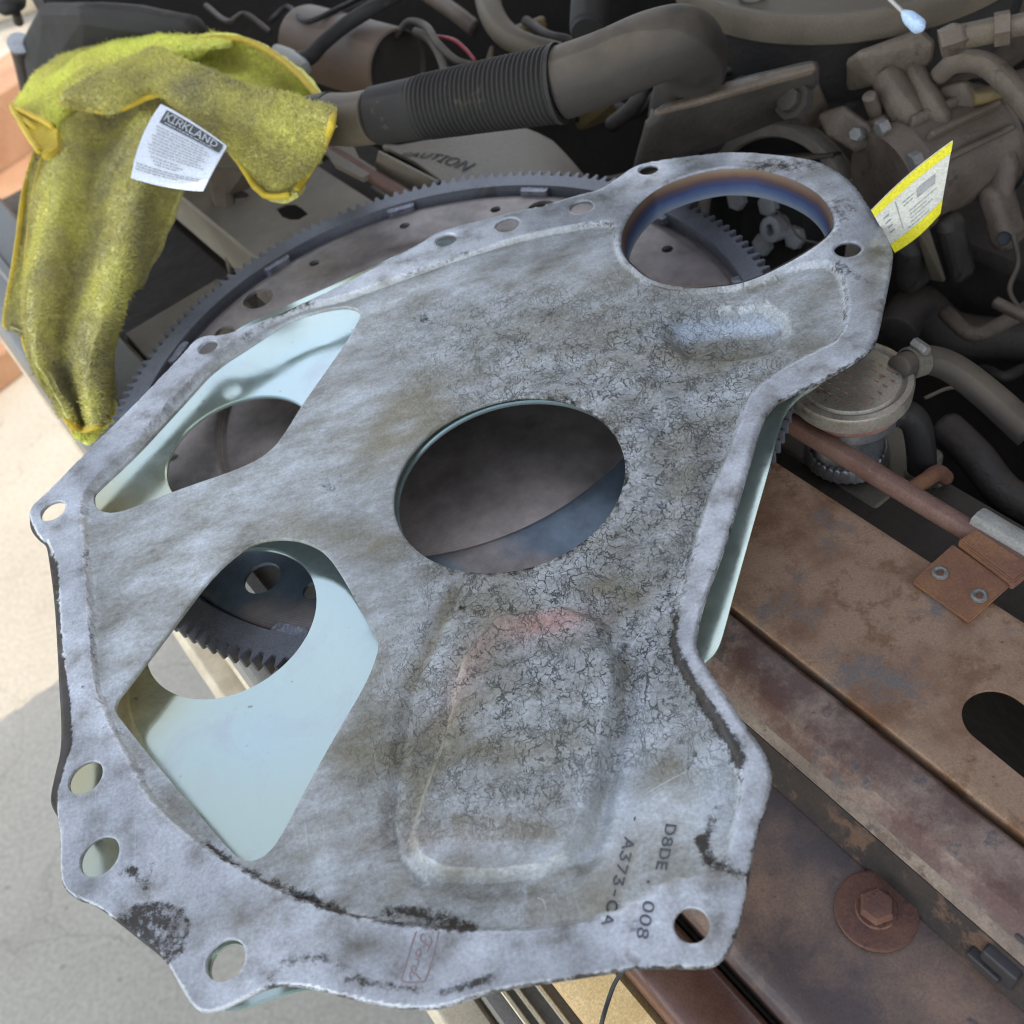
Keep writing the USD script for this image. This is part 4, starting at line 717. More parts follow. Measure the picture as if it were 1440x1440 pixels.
# care label sewn into the hem
LB = patch(rows(zed([(226, 146), (272, 172), (319, 205)], .046), zed([(199, 195), (249, 216), (302, 235)], .044), zed([(184, 250), (234, 263), (285, 269)], .036)), 24, 24)
lab, _, _ = cloth(LB, .0002, 3, .0006)
lp = put('care_label', lab, MAT['labelpaper'], tw, 60, 'white printed care label')
LBu = [RectBivariateSpline(np.linspace(0, 1, 24), np.linspace(0, 1, 24), LB[..., k]) for k in range(3)]
LN = np.cross(LB[12, 23]-LB[12, 0], LB[23, 12]-LB[0, 12]); LN /= np.linalg.norm(LN); LN = LN if LN[2] > 0 else -LN
def on_label(v2, lift):
    """v2: (across, down) of the label, 0..1"""
    return np.stack([f.ev(v2[:, 1], v2[:, 0]) for f in LBu], -1)+LN*lift
def quad(u0, u1, v0, v1, lift, n=10):
    uu, vv = np.meshgrid(np.linspace(u0, u1, n), np.linspace(v0, v1, 3)); p = on_label(np.c_[uu.ravel(), vv.ravel()], lift); F = []
    for i in range(2):
        for j in range(n-1):
            a = i*n+j; F += [[a, a+n, a+n+1], [a, a+n+1, a+1]]
    return trimesh.Trimesh(p, F, process=False)
put('brand_band', quad(.13, .97, .04, .22, .0007, 24), MAT['ink'], lp, True)
m = meshkit.text_mesh('KIRKLAND', 1, .02, True).subdivide_to_size(.6, max_iter=5); v = np.array(m.vertices); v[:, :2] -= v[:, :2].min(0); v[:, :2] /= v[:, :2].max(0)
put('brand_lettering', trimesh.Trimesh(on_label(np.c_[.17+v[:, 0]*.75, .175-v[:, 1]*.115], .0012), m.faces, process=False), MAT['whiteprint'], lp, False)
dash = []; rg = np.random.default_rng(2)
for k, (u0, u1, v_) in enumerate([(.2, .9, .195)]+[(.12+.02*(i % 3), .80+.05*((i*7) % 3), .27+.042*i) for i in range(9)]+[(.2, .6, .66), (.25, .65, .70), (.28, .6, .74), (.04, .92, .80), (.05, .9, .835), (.05, .62, .87)]):
    u = u0
    while u < u1:
        w_ = rg.uniform(.015, .07); dash.append(quad(u, min(u+w_, u1), v_, v_+(.016 if k else .008), .0007 if k else .0009, 3)); u += w_+rg.uniform(.008, .02)
put('fine_print', cat(*dash[12:]), MAT['greyprint'], lp, False)
put('fine_print', cat(*dash[:12]), MAT['whiteprint'], lp, False)

# ------------------------------------------------------------------ radiator filler, hoses and rod
rod = thing('prop_rod', 'long thin rusty rod running behind the radiator support', 'rod', S(.263, .3, -.03))
rp = spline(S(np.array([.256, .257, .260, .2625, .263, .264])*1.0528, np.array([.76, .60, .40, .24, .14, -.3])*1.0528, np.full(6, -.0495)), 12)
put('shaft', lumpy(tube(rp, .0052, 14), .0003, 90, None, 2), MAT['rust_dark'], rod, True)
c = S(.2645, .085, -.0255)
put('tape_wrap', lumpy(tube(spline(S(np.array([.282, .283, .284]), np.array([.150, .06, -.05]), np.array([-.0465, -.0465, -.0465])), 8), .0062, 10), .0006, 200, None, 4), MAT['foil'], rod, True)

rad_ = thing('radiator', 'aluminium radiator tank with filler neck and old pressure cap', 'radiator', S(.30, .22, -.1))
lid = W(1197, 533, -.032); R1 = 80/FPX*DEP(lid)
put('cap', lathe([(-.008, R1*.9), (-.0085, R1*.985), (-.0015, R1), (0, R1*.97), (.0005, R1*.88), (-.0006, R1*.82), (.0006, R1*.78), (.0012, R1*.4), (.0012, 0)], lid, UP, 64), MAT['caplid'], rad_, 40, 'worn cap lid with faded red print')
put('cap_ear', hull([lid+(-.1*RV+.97*SV)*R1*.9, lid+(.1*RV+1.0*SV)*R1*1.05-UP*.002, lid+(.35*RV+.9*SV)*R1*1.05-UP*.004, lid+(-.3*RV+.9*SV)*R1*1.05-UP*.004], .003), MAT['caplid'], rad_)
nk = lid-UP*.009
put('neck_flange', lathe([(0, R1*.72), (-.001, R1*.86), (-.011, R1*.86), (-.013, R1*.82), (-.0135, R1*.62)], nk, UP, 56), MAT['aluminium'], rad_, 40)
put('neck_reflection', lathe([(-.001, R1*.865), (-.0045, R1*.87), (-.006, R1*.865)], nk, UP, 56), MAT['cap_red'], rad_, 40)  # reddish reflection below the lid, painted as a band of colour
put('neck', lathe([(-.013, R1*.62), (-.030, R1*.62), (-.043, R1*.63)], nk, UP, 56), MAT['aluminium'], rad_, 40)
wb = lathe([(-.043, R1*.60), (-.0375, R1*.63), (-.0385, R1*.68), (-.042, R1*.72), (-.0445, R1*.74)], nk, UP, 200); v = np.array(wb.vertices); an = np.arctan2(v[:, 1]-nk[1], v[:, 0]-nk[0])
v[:, 2] += .0011*np.abs(np.sin(an*17+.6*np.sin(v[:, 2]*900)))+(meshkit.noise(v*300)-.5)*.001; wb.vertices = v
put('weld_bead', wb, MAT['aluminium'], rad_, True)
put('tank', rbox(S(.314, .455, -.096-.018), (.054, .50, .05), CAR, .003), MAT['alu_dirty'], rad_)
ink = []
rg = np.random.default_rng(8)
for k in range(7):
    for q in range(6):
        a, b = -.5+.17*k, -.55+.19*q; 
        if a*a+b*b < .48: ink.append(box(lid+UP*.0013+(RV*a+SV*(b+rg.uniform(-.03, .03)))*R1, (R1*.022, R1*rg.uniform(.05, .16), .0003), CAR))
put('faded_print', cat(*ink), MAT['cap_red'], rad_, False)
def hose(name, label, pts, mat, category='hose', k=16, group=None, parts=None):
    p = np.array(pts); c = W(p[0, 0], p[0, 1], p[0, 2]); t_ = thing(name, label, category, c, group)
    put('sleeve', ptube(pts, k), MAT[mat], t_, True); return t_
hose('overflow_hose', 'dusty brown hose arching from the radiator cap to the right edge', [(1262, 518, -.03, 20), (1300, 506, -.035, 22), (1340, 518, -.04, 23), (1390, 556, -.05, 24), (1450, 610, -.06, 25)], 'rubber_dusty')
hose('elbow_hose', 'black rubber elbow hose turning down beside the radiator neck', [(1238, 592, -.05, 20), (1265, 580, -.05, 21), (1286, 592, -.055, 22), (1295, 630, -.07, 22), (1297, 690, -.10, 22), (1298, 760, -.14, 24)], 'rubber')
hose('rusty_elbow', 'short rusty brown tube crossing behind the prop rod', [(1275, 690, -.07, 10), (1300, 676, -.07, 12), (1318, 665, -.075, 13), (1330, 672, -.085, 12)], 'rust_orange', 'pipe')
hose('lower_hose', 'dark dusty hose low in the bay below the yellow tag', [(1260, 470, -.16, 30), (1290, 430, -.16, 32), (1340, 470, -.2, 34), (1460, 480, -.2, 30)], 'castdark')
hose('thin_brown_pipe', 'thin brown pipe deep in the bay at the right edge', [(1400, 425, -.1, 9), (1430, 440, -.1, 9), (1460, 452, -.1, 9)], 'castbrown', 'pipe')

# ------------------------------------------------------------------ things in the bay, left to right
duct = thing('intake_duct', 'dusty black ribbed intake duct with a smooth brown elbow', 'duct', W(780, 120, .03))
a, b = W(528, 163, .028), W(786, 118, .042); n = 240; tt_ = np.linspace(0, 1, n); ra, rb = 36/FPX*DEP(a), 47/FPX*DEP(b)
rr_ = ra+(rb-ra)*tt_+np.where(tt_ > .22, .0008*np.sin(2*np.pi*tt_*40)*np.minimum(1, (tt_-.22)*12), 0)
put('ribbed_hose', tube(a+(b-a)*tt_[:, None], rr_, 48), MAT['rubber'], duct, True)
put('clamp_ring', tube(np.array([b-(b-a)*.012, b+(b-a)*.008]), rb*1.06, 48), MAT['rubber'], duct, 40)
put('elbow', ptube([(786, 118, .042, 53), (850, 96, .048, 53), (920, 66, .055, 52), (965, 60, .05, 50), (975, 95, .015, 50), (958, 150, -.045, 48), (950, 200, -.12, 46)], 40, 12), MAT['rubber_dusty'], duct, True)
put('end_collar', ptube([(470, 168, .02, 38), (500, 168, .024, 39), (530, 163, .028, 40)], 40), MAT['hose_tan'], duct, True)
put('snout', ptube([(420, 168, .015, 30), (470, 160, .02, 33)], 32), MAT['castdark'], duct, True)

sh_ = thing('fan_shroud', 'pale beige plastic fan shroud with CAUTION lettering behind the ring gear', 'fan shroud', W(680, 220, -.05))
def curved(pts_top, z0, z1, px_axis):
    pass
SHZ = -.045
top_edge = [(500, 200), (560, 204), (640, 190), (740, 180), (775, 188), (815, 212), (856, 246), (875, 285), (780, 330), (640, 330), (622, 256), (585, 228), (545, 208)]
spoly = plan(top_edge, SHZ, .002)
sm_ = tm(cs(spoly).extrude(.003).translate((0, 0, SHZ-.003)).refine_to_length(.012)); v = np.array(sm_.vertices)
q = Q(np.c_[v[:, :2], np.full(len(v), SHZ)]); v[:, 2] -= .05*np.clip((q[:, 0]-730)/140, 0, 1)**2; sm_.vertices = v
put('top_panel', sm_, MAT['shroud'], sh_, 50)
put('inner_lip', hull(WL([(545, 210, -.05), (622, 256, -.05), (612, 262, -.062), (560, 232, -.06)]), .001), MAT['rubber'], sh_)
put('left_ear', slab(plan([(456, 176), (492, 188), (497, 205), (505, 222), (530, 238), (510, 250), (470, 230), (450, 200)], -.045, .001), -.049, -.045), MAT['shroud'], sh_)
put('upright_tab', hull(WL([(534, 214, -.035), (616, 256, -.04), (592, 272, -.06), (528, 240, -.06)]), .0012), MAT['shroud'], sh_)
m = meshkit.text_mesh('CAUTION', 1, .02).subdivide_to_size(.5, max_iter=5); v = np.array(m.vertices); f_ = v[:, 0]/v[:, 0].max()
bl = np.array([(563, 218), (582, 220), (604, 223), (626, 230), (652, 240)], float); bl = spline(bl, 10); ii = f_*(len(bl)-1); bx = np.interp(ii, range(len(bl)), bl[:, 0]); by = np.interp(ii, range(len(bl)), bl[:, 1])
hgt = 5+9*f_
put('lettering', trimesh.Trimesh(W(bx+v[:, 1]*hgt*1.25, by-v[:, 1]*hgt*.75, SHZ+.0004+.0003*v[:, 2]/.02), m.faces, process=False), MAT['ink'], sh_, False)

can = thing('orange_canister', 'brown orange painted canister lying on its side behind the duct', 'canister', W(520, 90, -.02))
c1, c0 = W(560, 96, -.02), W(430, 58, -.02); ax = (c1-c0); LN_ = np.linalg.norm(ax); ax /= LN_; R_ = 48/FPX*DEP(c1)
put('body', lathe([(0, 0), (0, R_*.95), (.006, R_), (LN_-.006, R_), (LN_-.001, R_*.985), (LN_, R_*.93)], c0, ax, 56), MAT['canister'], can, 40)
put('end_face', lathe([(LN_+.001, R_*.94), (LN_-.004, R_*.90), (LN_-.004, 0)], c0, ax, 56), MAT['castdark'], can, 40)
t = hose('battery_cable', 'thick black cable rising from the towel across the brown canister', [(402, 84, .0, 13), (432, 82, .005, 12), (455, 60, .01, 11), (490, 32, .015, 11), (530, 8, .02, 11), (580, -20, .02, 11)], 'rubber', 'cable')
put('terminal_boot', ptube([(390, 72, .0, 10), (406, 82, .002, 14), (422, 92, .004, 13), (430, 98, .004, 9)], 20), MAT['foil'], t, True)
wl_ = [('tangled black wire loop right of the brown canister', [(556, 52, .0, 5), (575, 30, .01, 5), (600, 38, .012, 6), (615, 60, .01, 6), (640, 84, .005, 6), (665, 92, .0, 5)], 'rubber_dusty'),
       ('dusty wire bundle above the ribbed duct', [(585, 45, .0, 7), (605, 55, .004, 8), (620, 80, .004, 8), (628, 110, .0, 7)], 'rubber_dusty'),
       ('dull red wire beside the dusty wire loop', [(600, 50, .004, 3), (635, 55, .008, 3), (655, 70, .004, 3), (668, 86, .0, 3)], 'red_wire'),
       ('thin black wire left of the brown canister', [(380, 30, .0, 4), (405, 10, .0, 4), (430, 30, .01, 4), (470, 15, .01, 4), (520, -10, .0, 4)], 'rubber')]
for lb, pts, mt in wl_: hose('wire', lb, pts, mt, 'wire', 8)
hose('tan_hose', 'tan rubber hose curving down behind the ribbed duct', [(682, -25, .0, 19), (690, 15, .0, 19), (708, 45, -.005, 19), (740, 64, -.01, 18), (790, 78, -.02, 18)], 'hose_tan')
hose('black_hose', 'black hose end hanging down behind the smooth duct elbow', [(832, -40, .03, 29), (830, 0, .02, 29), (828, 36, .01, 29), (827, 48, .008, 25)], 'rubber')
hose('vacuum_hose', 'thin dark hose crossing the bay above the brown canister', [(440, 5, -.1, 7), (470, 22, -.08, 7), (500, 12, -.08, 7), (560, -12, -.1, 7)], 'rubber')

def casting(name, label, category, pieces, loc):
    t_ = thing(name, label, category, loc)
    for nm, mesh, mt, *sm2 in pieces: put(nm, mesh, MAT[mt], t_, *(sm2 or [40]))
    return t_
casting('dusty_bracket', 'dusty grey brown stamped bracket above the starter opening', 'bracket', [
    ('arm', lumpy(hull(WL([(897, 240, -.045), (905, 212, -.03), (915, 175, -.008), (935, 156, .0), (1000, 130, .0), (1065, 113, .0), (1142, 96, .0), (1143, 112, -.01), (1105, 158, -.035), (1062, 174, -.045), (925, 226, -.05)]), .004), .0010, 40, .010, 3), 'castdark', 60),
    ('upper_flange', lumpy(hull(WL([(925, 158, .004), (1000, 129, .004), (1065, 112, .004), (1142, 95, .004), (1140, 99, .002), (1065, 117, .002), (1000, 135, .002)]), .0025), .0008, 60, .012, 4), 'castbrown', 60),
    ('rusty_bolt', lathe([(-.004, 0), (-.004, .013), (.002, .012), (.002, .008), (.007, .0075), (.008, .005), (.008, 0)], W(1115, 142, -.018), -RV+UP*.8, 8), 'castdark'),
    ('stud', lathe([(0, 0), (0, .0052), (.005, .005), (.006, .003), (.006, 0)], W(1032, 165, -.03), UP-.8*RV, 8), 'ink'),
    ('end_lug', lumpy(hull(WL([(1138, 110, -.012), (1160, 160, -.05), (1148, 172, -.055), (1118, 162, -.04)]), .004), .0006, 60, .02, 3), 'castbrown')], W(1030, 170, -.04))
pc = W(1100, 320, -.145); PAX = np.array([.86, .395, -.32]); PAX /= np.linalg.norm(PAX)
pul = thing('belt_pulley', 'black pulley with four bolts seen through the starter opening', 'pulley', pc)
PR = .073
put('face', lathe([(-.012, 0), (-.012, .030), (-.004, .034), (-.002, .060), (-.006, PR*.9), (-.010, PR*.93), (-.010, PR*.985), (0, PR)], pc, PAX, 72), MAT['rubber'], pul, 40)
put('dusty_lip', lathe([(-.0095, PR*.90), (-.0125, PR*.92), (-.0130, PR*1.02), (-.009, PR*1.05), (-.003, PR*1.05)], pc, PAX, 96), MAT['lip'], pul, 40)
put('belt', lathe([(0, PR), (-.004, PR+.003), (-.003, PR+.005), (.024, PR+.005), (.025, PR)], pc, PAX, 96), MAT['hose_tan'], pul, 30)
put('rear_sheave', lathe([(.015, PR), (.018, PR*.9), (.03, PR*.9), (.032, PR*1.0), (.04, PR*1.0), (.04, .02)], pc, PAX, 72), MAT['castdark'], pul, 40)
bu = np.cross(UP, PAX); bu /= np.linalg.norm(bu); bw = np.cross(PAX, bu); bpath = []
for aa in (118, 122):
    bpath.append(pc+PAX*.0105+(PR+.0028)*(math.cos(math.radians(aa))*bu+math.sin(math.radians(aa))*bw))
belt_end = W(880, 246, -.10)
put('belt_run', hull([bpath[0]-PAX*.022, bpath[0]+PAX*.004, belt_end-PAX*.022, belt_end+PAX*.004], .0018), MAT['hose_tan'], pul, 40)
def on_pulley(px, py, off=.013):
    r = np.array([(px-720)/FPX, -(py-720)/FPX, -1.0]); d = r[0]*np.array([CE1[0], CE2[0], CN[0]])+r[1]*np.array([CE1[1], CE2[1], CN[1]])+r[2]*np.array([CE1[2], CE2[2], CN[2]])
    o = np.array([0, 0, CAM_H]); k = ((pc-PAX*off-o)@PAX)/(d@PAX); return o+d*k
for p in ((1084, 287), (1076, 343), (1121, 333), (1040, 279)):
    put('pulley_bolt', hexbolt(on_pulley(*p, .012), -PAX, .0085, .006), MAT['boltlight'], pul, 40)
put('hub', lathe([(0, .0095), (.012, .0095), (.013, .008), (.013, .0045), (.006, .0042), (.006, 0)], on_pulley(1098, 319, .012), -PAX, 28), MAT['boltlight'], pul, 40)
put('wire_tail', tube(spline(np.array([on_pulley(1092, 295, .03), on_pulley(1110, 315, .034), on_pulley(1126, 335, .034), on_pulley(1150, 342, .03)]), 6), .0010, 6), MAT['alu_dirty'], pul, True)

cc_ = W(1305, 235, -.06)
AX = RV*.93-SV*.25+UP*.05; AX /= np.linalg.norm(AX)
k1 = .88*DEP(cc_)/FPX
cmp_ = thing('compressor', 'brown cast metal compressor with ribs and ears at the upper right', 'compressor', cc_)
cyl0 = W(1242, 265, -.07)
put('body', lumpy(lathe([(0, 0), (0, 78*k1), (.006, 82*k1), (.016, 82*k1), (.018, 74*k1), (.075, 76*k1), (.078, 84*k1), (.092, 84*k1), (.094, 74*k1), (.12, 66*k1), (.13, 40*k1), (.13, 0)], cyl0, AX, 56), .0010, 60, None, 3), MAT['castbrown'], cmp_, 40)
for k in range(7):
    a = 2*np.pi*k/7; u1 = np.cross(AX, UP); u1 /= np.linalg.norm(u1); w1 = np.cross(u1, AX)
    put('flange_bolt', hexbolt(cyl0+AX*.013+(math.cos(a)*u1+math.sin(a)*w1)*86*k1-AX*.006, AX*-1, .0055, .006), MAT['bolt'], cmp_, 40)
put('seam_ring', lathe([(.0765, 80*k1), (.077, 86*k1), (.0785, 86*k1), (.079, 80*k1)], cyl0, AX, 56), MAT['ink'], cmp_, 40)
for k in range(5):
    a = math.radians(40+28*k); d_ = math.cos(a)*u1+math.sin(a)*w1
    put('fin', hull([cyl0+AX*.022+d_*72*k1, cyl0+AX*.07+d_*72*k1, cyl0+AX*.024+d_*83*k1, cyl0+AX*.07+d_*81*k1], .0022), MAT['castbrown'], cmp_, 40)
put('front_plate', lumpy(hull(WL([(1222, 180, -.045), (1240, 172, -.04), (1262, 176, -.045), (1285, 250, -.07), (1290, 310, -.1), (1260, 305, -.1), (1240, 260, -.08)]), .005), .0006, 60, .02, 1), MAT['castbrown'], cmp_, 50)
for x0, y0, x1, y1, r in ((1245, 105, 1290, 185, 22), (1278, 92, 1335, 190, 17), (1222, 135, 1235, 168, 10)):
    put('rib', ptube([(x0, y0, -.02, r), ((x0+x1)/2, (y0+y1)/2, -.03, r*1.05), (x1, y1, -.045, r*.95)], 20), MAT['castbrown'], cmp_, True)
put('head_block', lumpy(hull(WL([(1200, 88, -.01), (1212, 80, -.005), (1292, 50, -.0), (1305, 62, -.005), (1302, 82, -.015), (1230, 110, -.02), (1200, 118, -.03)]), .004), .0006, 60, .02, 2), MAT['castbrown'], cmp_, 50, 'tan angular head block')
put('valve_block', hull(WL([(1330, 128, -.03), (1355, 122, -.025), (1372, 130, -.03), (1388, 185, -.05), (1350, 195, -.055), (1345, 180, -.05)]), .004), MAT['castbrown'], cmp_, 50)
put('fitting', ptube([(1368, 138, -.03, 12), (1390, 134, -.03, 12), (1400, 132, -.03, 9), (1404, 131, -.03, 9)], 16), MAT['brass'], cmp_, 40)
put('rear_cap', ptube([(1402, 190, -.055, 14), (1414, 230, -.065, 17), (1404, 285, -.085, 17)], 16), MAT['castbrown'], cmp_, True)
for (x0, y0, z0, r0), (x1, y1, z1, r1) in (((1395, 275, -.08, 30), (1412, 335, -.10, 26)), ((1330, 320, -.09, 26), (1345, 385, -.13, 20)), ((1282, 350, -.10, 22), (1280, 395, -.13, 26))):
    p0, p1 = W(x0, y0, z0), W(x1, y1, z1)
    put('ear', lumpy(hull([p0, p1, p1+RV*.008, p0+RV*.008], r1*k1*.72), .0006, 60, .02, 5), MAT['castbrown' if x0 > 1350 else 'castdark'], cmp_, 50)
    d = (np.array([0, 0, CAM_H])-p1); d /= np.linalg.norm(d)
    put('ear_hole', lathe([(0, 0), (0, r1*k1*.34), (.0018, r1*k1*.36)], p1+d*r1*k1*.72, d, 16), MAT['ink'], cmp_, 40)
put('brace', hull(WL([(1292, 325, -.08), (1302, 322, -.08), (1325, 392, -.12), (1312, 390, -.12)]), .002), MAT['hose_tan'], cmp_, 40)
bp_ = W(1210, 197, -.045)
put('mount_arm', lumpy(hull(WL([(1160, 165, -.04), (1185, 158, -.035), (1215, 180, -.04), (1225, 195, -.045), (1205, 205, -.05), (1170, 185, -.045)]), .004), .0006, 60, .02, 2), MAT['castbrown'], cmp_, 50)
put('mount_bolt', hexbolt(bp_+UP*.004, -RV*.8+UP*.5-SV*.2, 11*k1, .010), MAT['bolt'], cmp_, 40)
hose('steel_line', 'brown metal line arching behind the compressor to the right edge', [(1318, 108, -.02, 13), (1345, 88, -.01, 15), (1385, 90, -.01, 16), (1420, 120, -.015, 17), (1460, 165, -.02, 18)], 'castbrown', 'pipe')
casting('pipe_joint', 'dusty threaded pipe joint above the brown metal line', 'fitting', [
    ('nut', ptube([(1322, 62, .01, 20), (1345, 54, .012, 22), (1352, 52, .012, 18)], 6), 'castbrown'), ('sleeve', ptube([(1352, 52, .012, 17), (1380, 46, .014, 17), (1398, 42, .015, 17)], 18), 'hose_tan'),
    ('nut', ptube([(1398, 42, .015, 23), (1420, 38, .016, 23)], 6), 'castbrown'), ('pipe', ptube([(1420, 38, .016, 15), (1470, 28, .018, 15)], 18), 'castbrown')], W(1360, 50, .01))

AR = .125; ac = W(1215, 49, .0); ac = ac+AR*np.array([.36, .93, 0])
air = thing('air_cleaner', 'round brown air cleaner lid with a raised rim at the top right', 'air cleaner', ac)
put('lid', lathe([(.004, 0), (.004, AR*.90), (.012, AR*.93), (.013, AR*.97), (.008, AR), (-.004, AR), (-.006, AR*.98)], ac, UP, 120), MAT['hose_tan'], air, 40)
put('housing', lathe([(-.006, AR*.96), (-.05, AR*.92), (-.055, AR*.6)], ac, UP, 96), MAT['bay'], air, 40)
put('wing_bolt', hull([ac+UP*.006, ac+UP*.02+RV*.015, ac+UP*.02-RV*.015], .004), MAT['bolt'], air)
sw0, sw1 = W(1240, -12, .017), W(1275, 22, .015)
swab = thing('cotton_swab', 'paper swab with a pale blue tip lying on the air cleaner lid', 'swab', sw1)
put('stick', tube(np.array([sw0, sw1]), .0012, 8), MAT['stick'], swab, True)
p = spline(W(np.array([1271, 1280, 1290, 1296]), np.array([18, 26, 35, 40]), np.full(4, .015)), 6)
put('tip', tube(p, np.interp(np.linspace(0, 1, len(p)), [0, .3, .75, 1], [.002, .0042, .0046, .0022]), 14), MAT['swab'], swab, True)
casting('linkage', 'dull metal linkage block at the top edge left of the air cleaner', 'linkage', [
    ('post', ptube([(1020, 50, -.05, 22), (1022, 10, -.02, 22), (1025, -20, .0, 22)], 16), 'castbrown', True), ('post', ptube([(1052, 80, -.05, 18), (1054, 30, -.02, 20), (1058, -15, .01, 20)], 16), 'alu_dirty', True),
    ('nut', ptube([(1066, 55, -.03, 10), (1072, 42, -.03, 10)], 6), 'hose_tan', 40)], W(1040, 40, -.03))
rgc = np.random.default_rng(12)
for k, (x, y, z, lb) in enumerate([(1010, 110, -.12, 'dusty looped wire below the metal linkage'), (1060, 92, -.1, 'dusty cable running along the top of the grey bracket'), (1120, 80, -.12, 'dark cable curling under the air cleaner'), (880, 150, -.14, 'dark hose under the smooth duct elbow'), (1400, 520, -.2, 'dark wire hanging at the right edge above the arched hose')]):
    pts = [(x-45, y+22, z-.02, 7), (x-20, y-6+rgc.uniform(-8, 8), z, 8), (x+12, y+10, z+.01, 8), (x+45, y-8+rgc.uniform(-8, 8), z, 8), (x+80, y+14, z-.03, 7)]
    hose('loose_cable', lb, pts, 'rubber_dusty' if k < 3 else 'bay', 'cable', 10)
casting('plug_connector', 'dull ochre plug between the smooth duct and the shroud', 'connector', [
    ('body', hull(WL([(812, 160, -.09), (855, 148, -.08), (862, 160, -.09), (818, 176, -.1)]), .004), 'brass'), ('lock', ptube([(790, 163, -.09, 6), (812, 166, -.09, 7)], 10), 'rubber')], W(830, 160, -.09))
casting('ochre_tag', 'small ochre clip above the ribbed duct', 'clip', [('body', hull(WL([(728, 40, -.04), (762, 28, -.035), (764, 36, -.04), (735, 48, -.05)]), .003), 'brass'), ('tail', hull(WL([(684, 92, -.03), (692, 68, -.02), (690, 92, -.03)]), .002), 'hose_tan')], W(740, 40, -.04))
hb = thing('black_housing', 'dark grey rounded plastic housing behind the towel at upper left', 'housing', W(150, 60, -.02))
put('shell', lumpy(hull(WL([(48, 70, -.02), (75, 25, .02), (130, 25, .03), (200, 30, .025), (270, 45, .015), (300, 90, -.03), (120, 130, -.05), (60, 120, -.05)]), .013), .003, 14, .008, 8), MAT['rubber'], hb, True)
ch = thing('chrome_ring', 'worn chrome ended tube left of the dark housing', 'tube', W(30, 90, -.04))
put('sleeve', ptube([(28, 62, -.01, 15), (36, 90, -.04, 15), (44, 125, -.07, 15)], 24), MAT['castdark'], ch, 40)
put('rim', ptube([(27, 60, -.008, 16), (28, 63, -.0105, 16)], 24), MAT['aluminium'], ch, 40)
kb = thing('rubber_bumper', 'dark mushroom shaped rubber stop at the top left corner', 'bumper stop', W(20, 22, -.02))
put('head', lathe([(0, 0), (.0, .012), (.006, .0165), (.012, .012), (.014, 0)], W(20, 14, .0), UP, 28), MAT['rubber'], kb, True)
put('stem', ptube([(22, 16, .0, 6), (26, 30, -.02, 7)], 14), MAT['rubber'], kb, True)
rail = thing('fender_rail', 'grey fender rail behind the rubber stop at the top left', 'car panel', W(30, 40, -.04))
put('rail', sheet_s([(.7, -.035), (.3, -.035), (.21, -.04), (.17, -.05), (.16, -.09)], 1.08, 1.17, .002), MAT['greysheet'], rail, 40)

tg = thing('yellow_tag', 'yellow edged white paper tag with grey print beside the compressor', 'paper tag', W(1280, 290, .0))
TG = [(1340, 198, .045), (1322, 300, .0), (1258, 355, -.022), (1225, 296, .012)]
c4 = WL(TG)
def on_tag(u, v_, lift=0):
    nrm = np.cross(c4[1]-c4[0], c4[3]-c4[0]); nrm /= np.linalg.norm(nrm); nrm = nrm if nrm@(np.array([0, 0, CAM_H])-c4[0]) > 0 else -nrm
    u, v_ = np.asarray(u, float)[..., None], np.asarray(v_, float)[..., None]
    return (1-u)*((1-v_)*c4[3]+v_*c4[2])+u*((1-v_)*c4[0]+v_*c4[1])+nrm*(lift+.004*np.sin(u*3.1)*(v_-.5))
def tagstrip(u0, u1, v0, v1, lift, n=12):
    uu, vv = np.meshgrid(np.linspace(u0, u1, n), np.linspace(v0, v1, 4)); p = on_tag(uu.ravel(), vv.ravel(), lift); F = []
    for i in range(3):
        for j in range(n-1):
            a = i*n+j; F += [[a, a+n, a+n+1], [a, a+n+1, a+1]]
    return trimesh.Trimesh(p, F, process=False)
ft, bk_ = tagstrip(0, 1, 0, 1, 0), tagstrip(0, 1, 0, 1, -.0004); bk_.faces = bk_.faces[:, ::-1]
put('card', cat(ft, bk_), MAT['whitepaper'], tg, False)
put('yellow_band', tagstrip(.0, 1, 0, .15, .0003), MAT['yellowtag'], tg, False); put('yellow_band', tagstrip(.0, 1, .80, 1, .0003), MAT['yellowtag'], tg, False)
pr = [tagstrip(.27, .282, .2, .70, .0003), tagstrip(.56, .82, .28, .42, .0003)]
rg = np.random.default_rng(4)
for v0, u0, u1 in ((.50, .42, .86), (.56, .42, .70), (.62, .42, .80), (.68, .42, .66), (.30, .36, .52), (.36, .36, .50), (.74, .35, .75)):
    u = u0
    while u < u1: w_ = rg.uniform(.02, .06); pr.append(tagstrip(u, min(u1, u+w_), v0, v0+.02, .0003, 3)); u += w_+.012
for v0 in (.28, .38, .48, .58): pr.append(tagstrip(.08, .16, v0, v0+.03, .0003, 3))
put('print', cat(*pr), MAT['greyprint'], tg, False)
cb = thing('trim_cable', 'thin black cable hanging over the warm chrome trim at the bottom edge', 'cable', W(860, 1390, -.09))
put('sheath', ptube([(900, 1352, -.085, 3), (880, 1362, -.088, 3.5), (866, 1380, -.095, 3.5), (856, 1405, -.1, 3.5), (846, 1440, -.105, 3.5), (840, 1480, -.12, 3.5)], 10), MAT['ink'], cb, True)

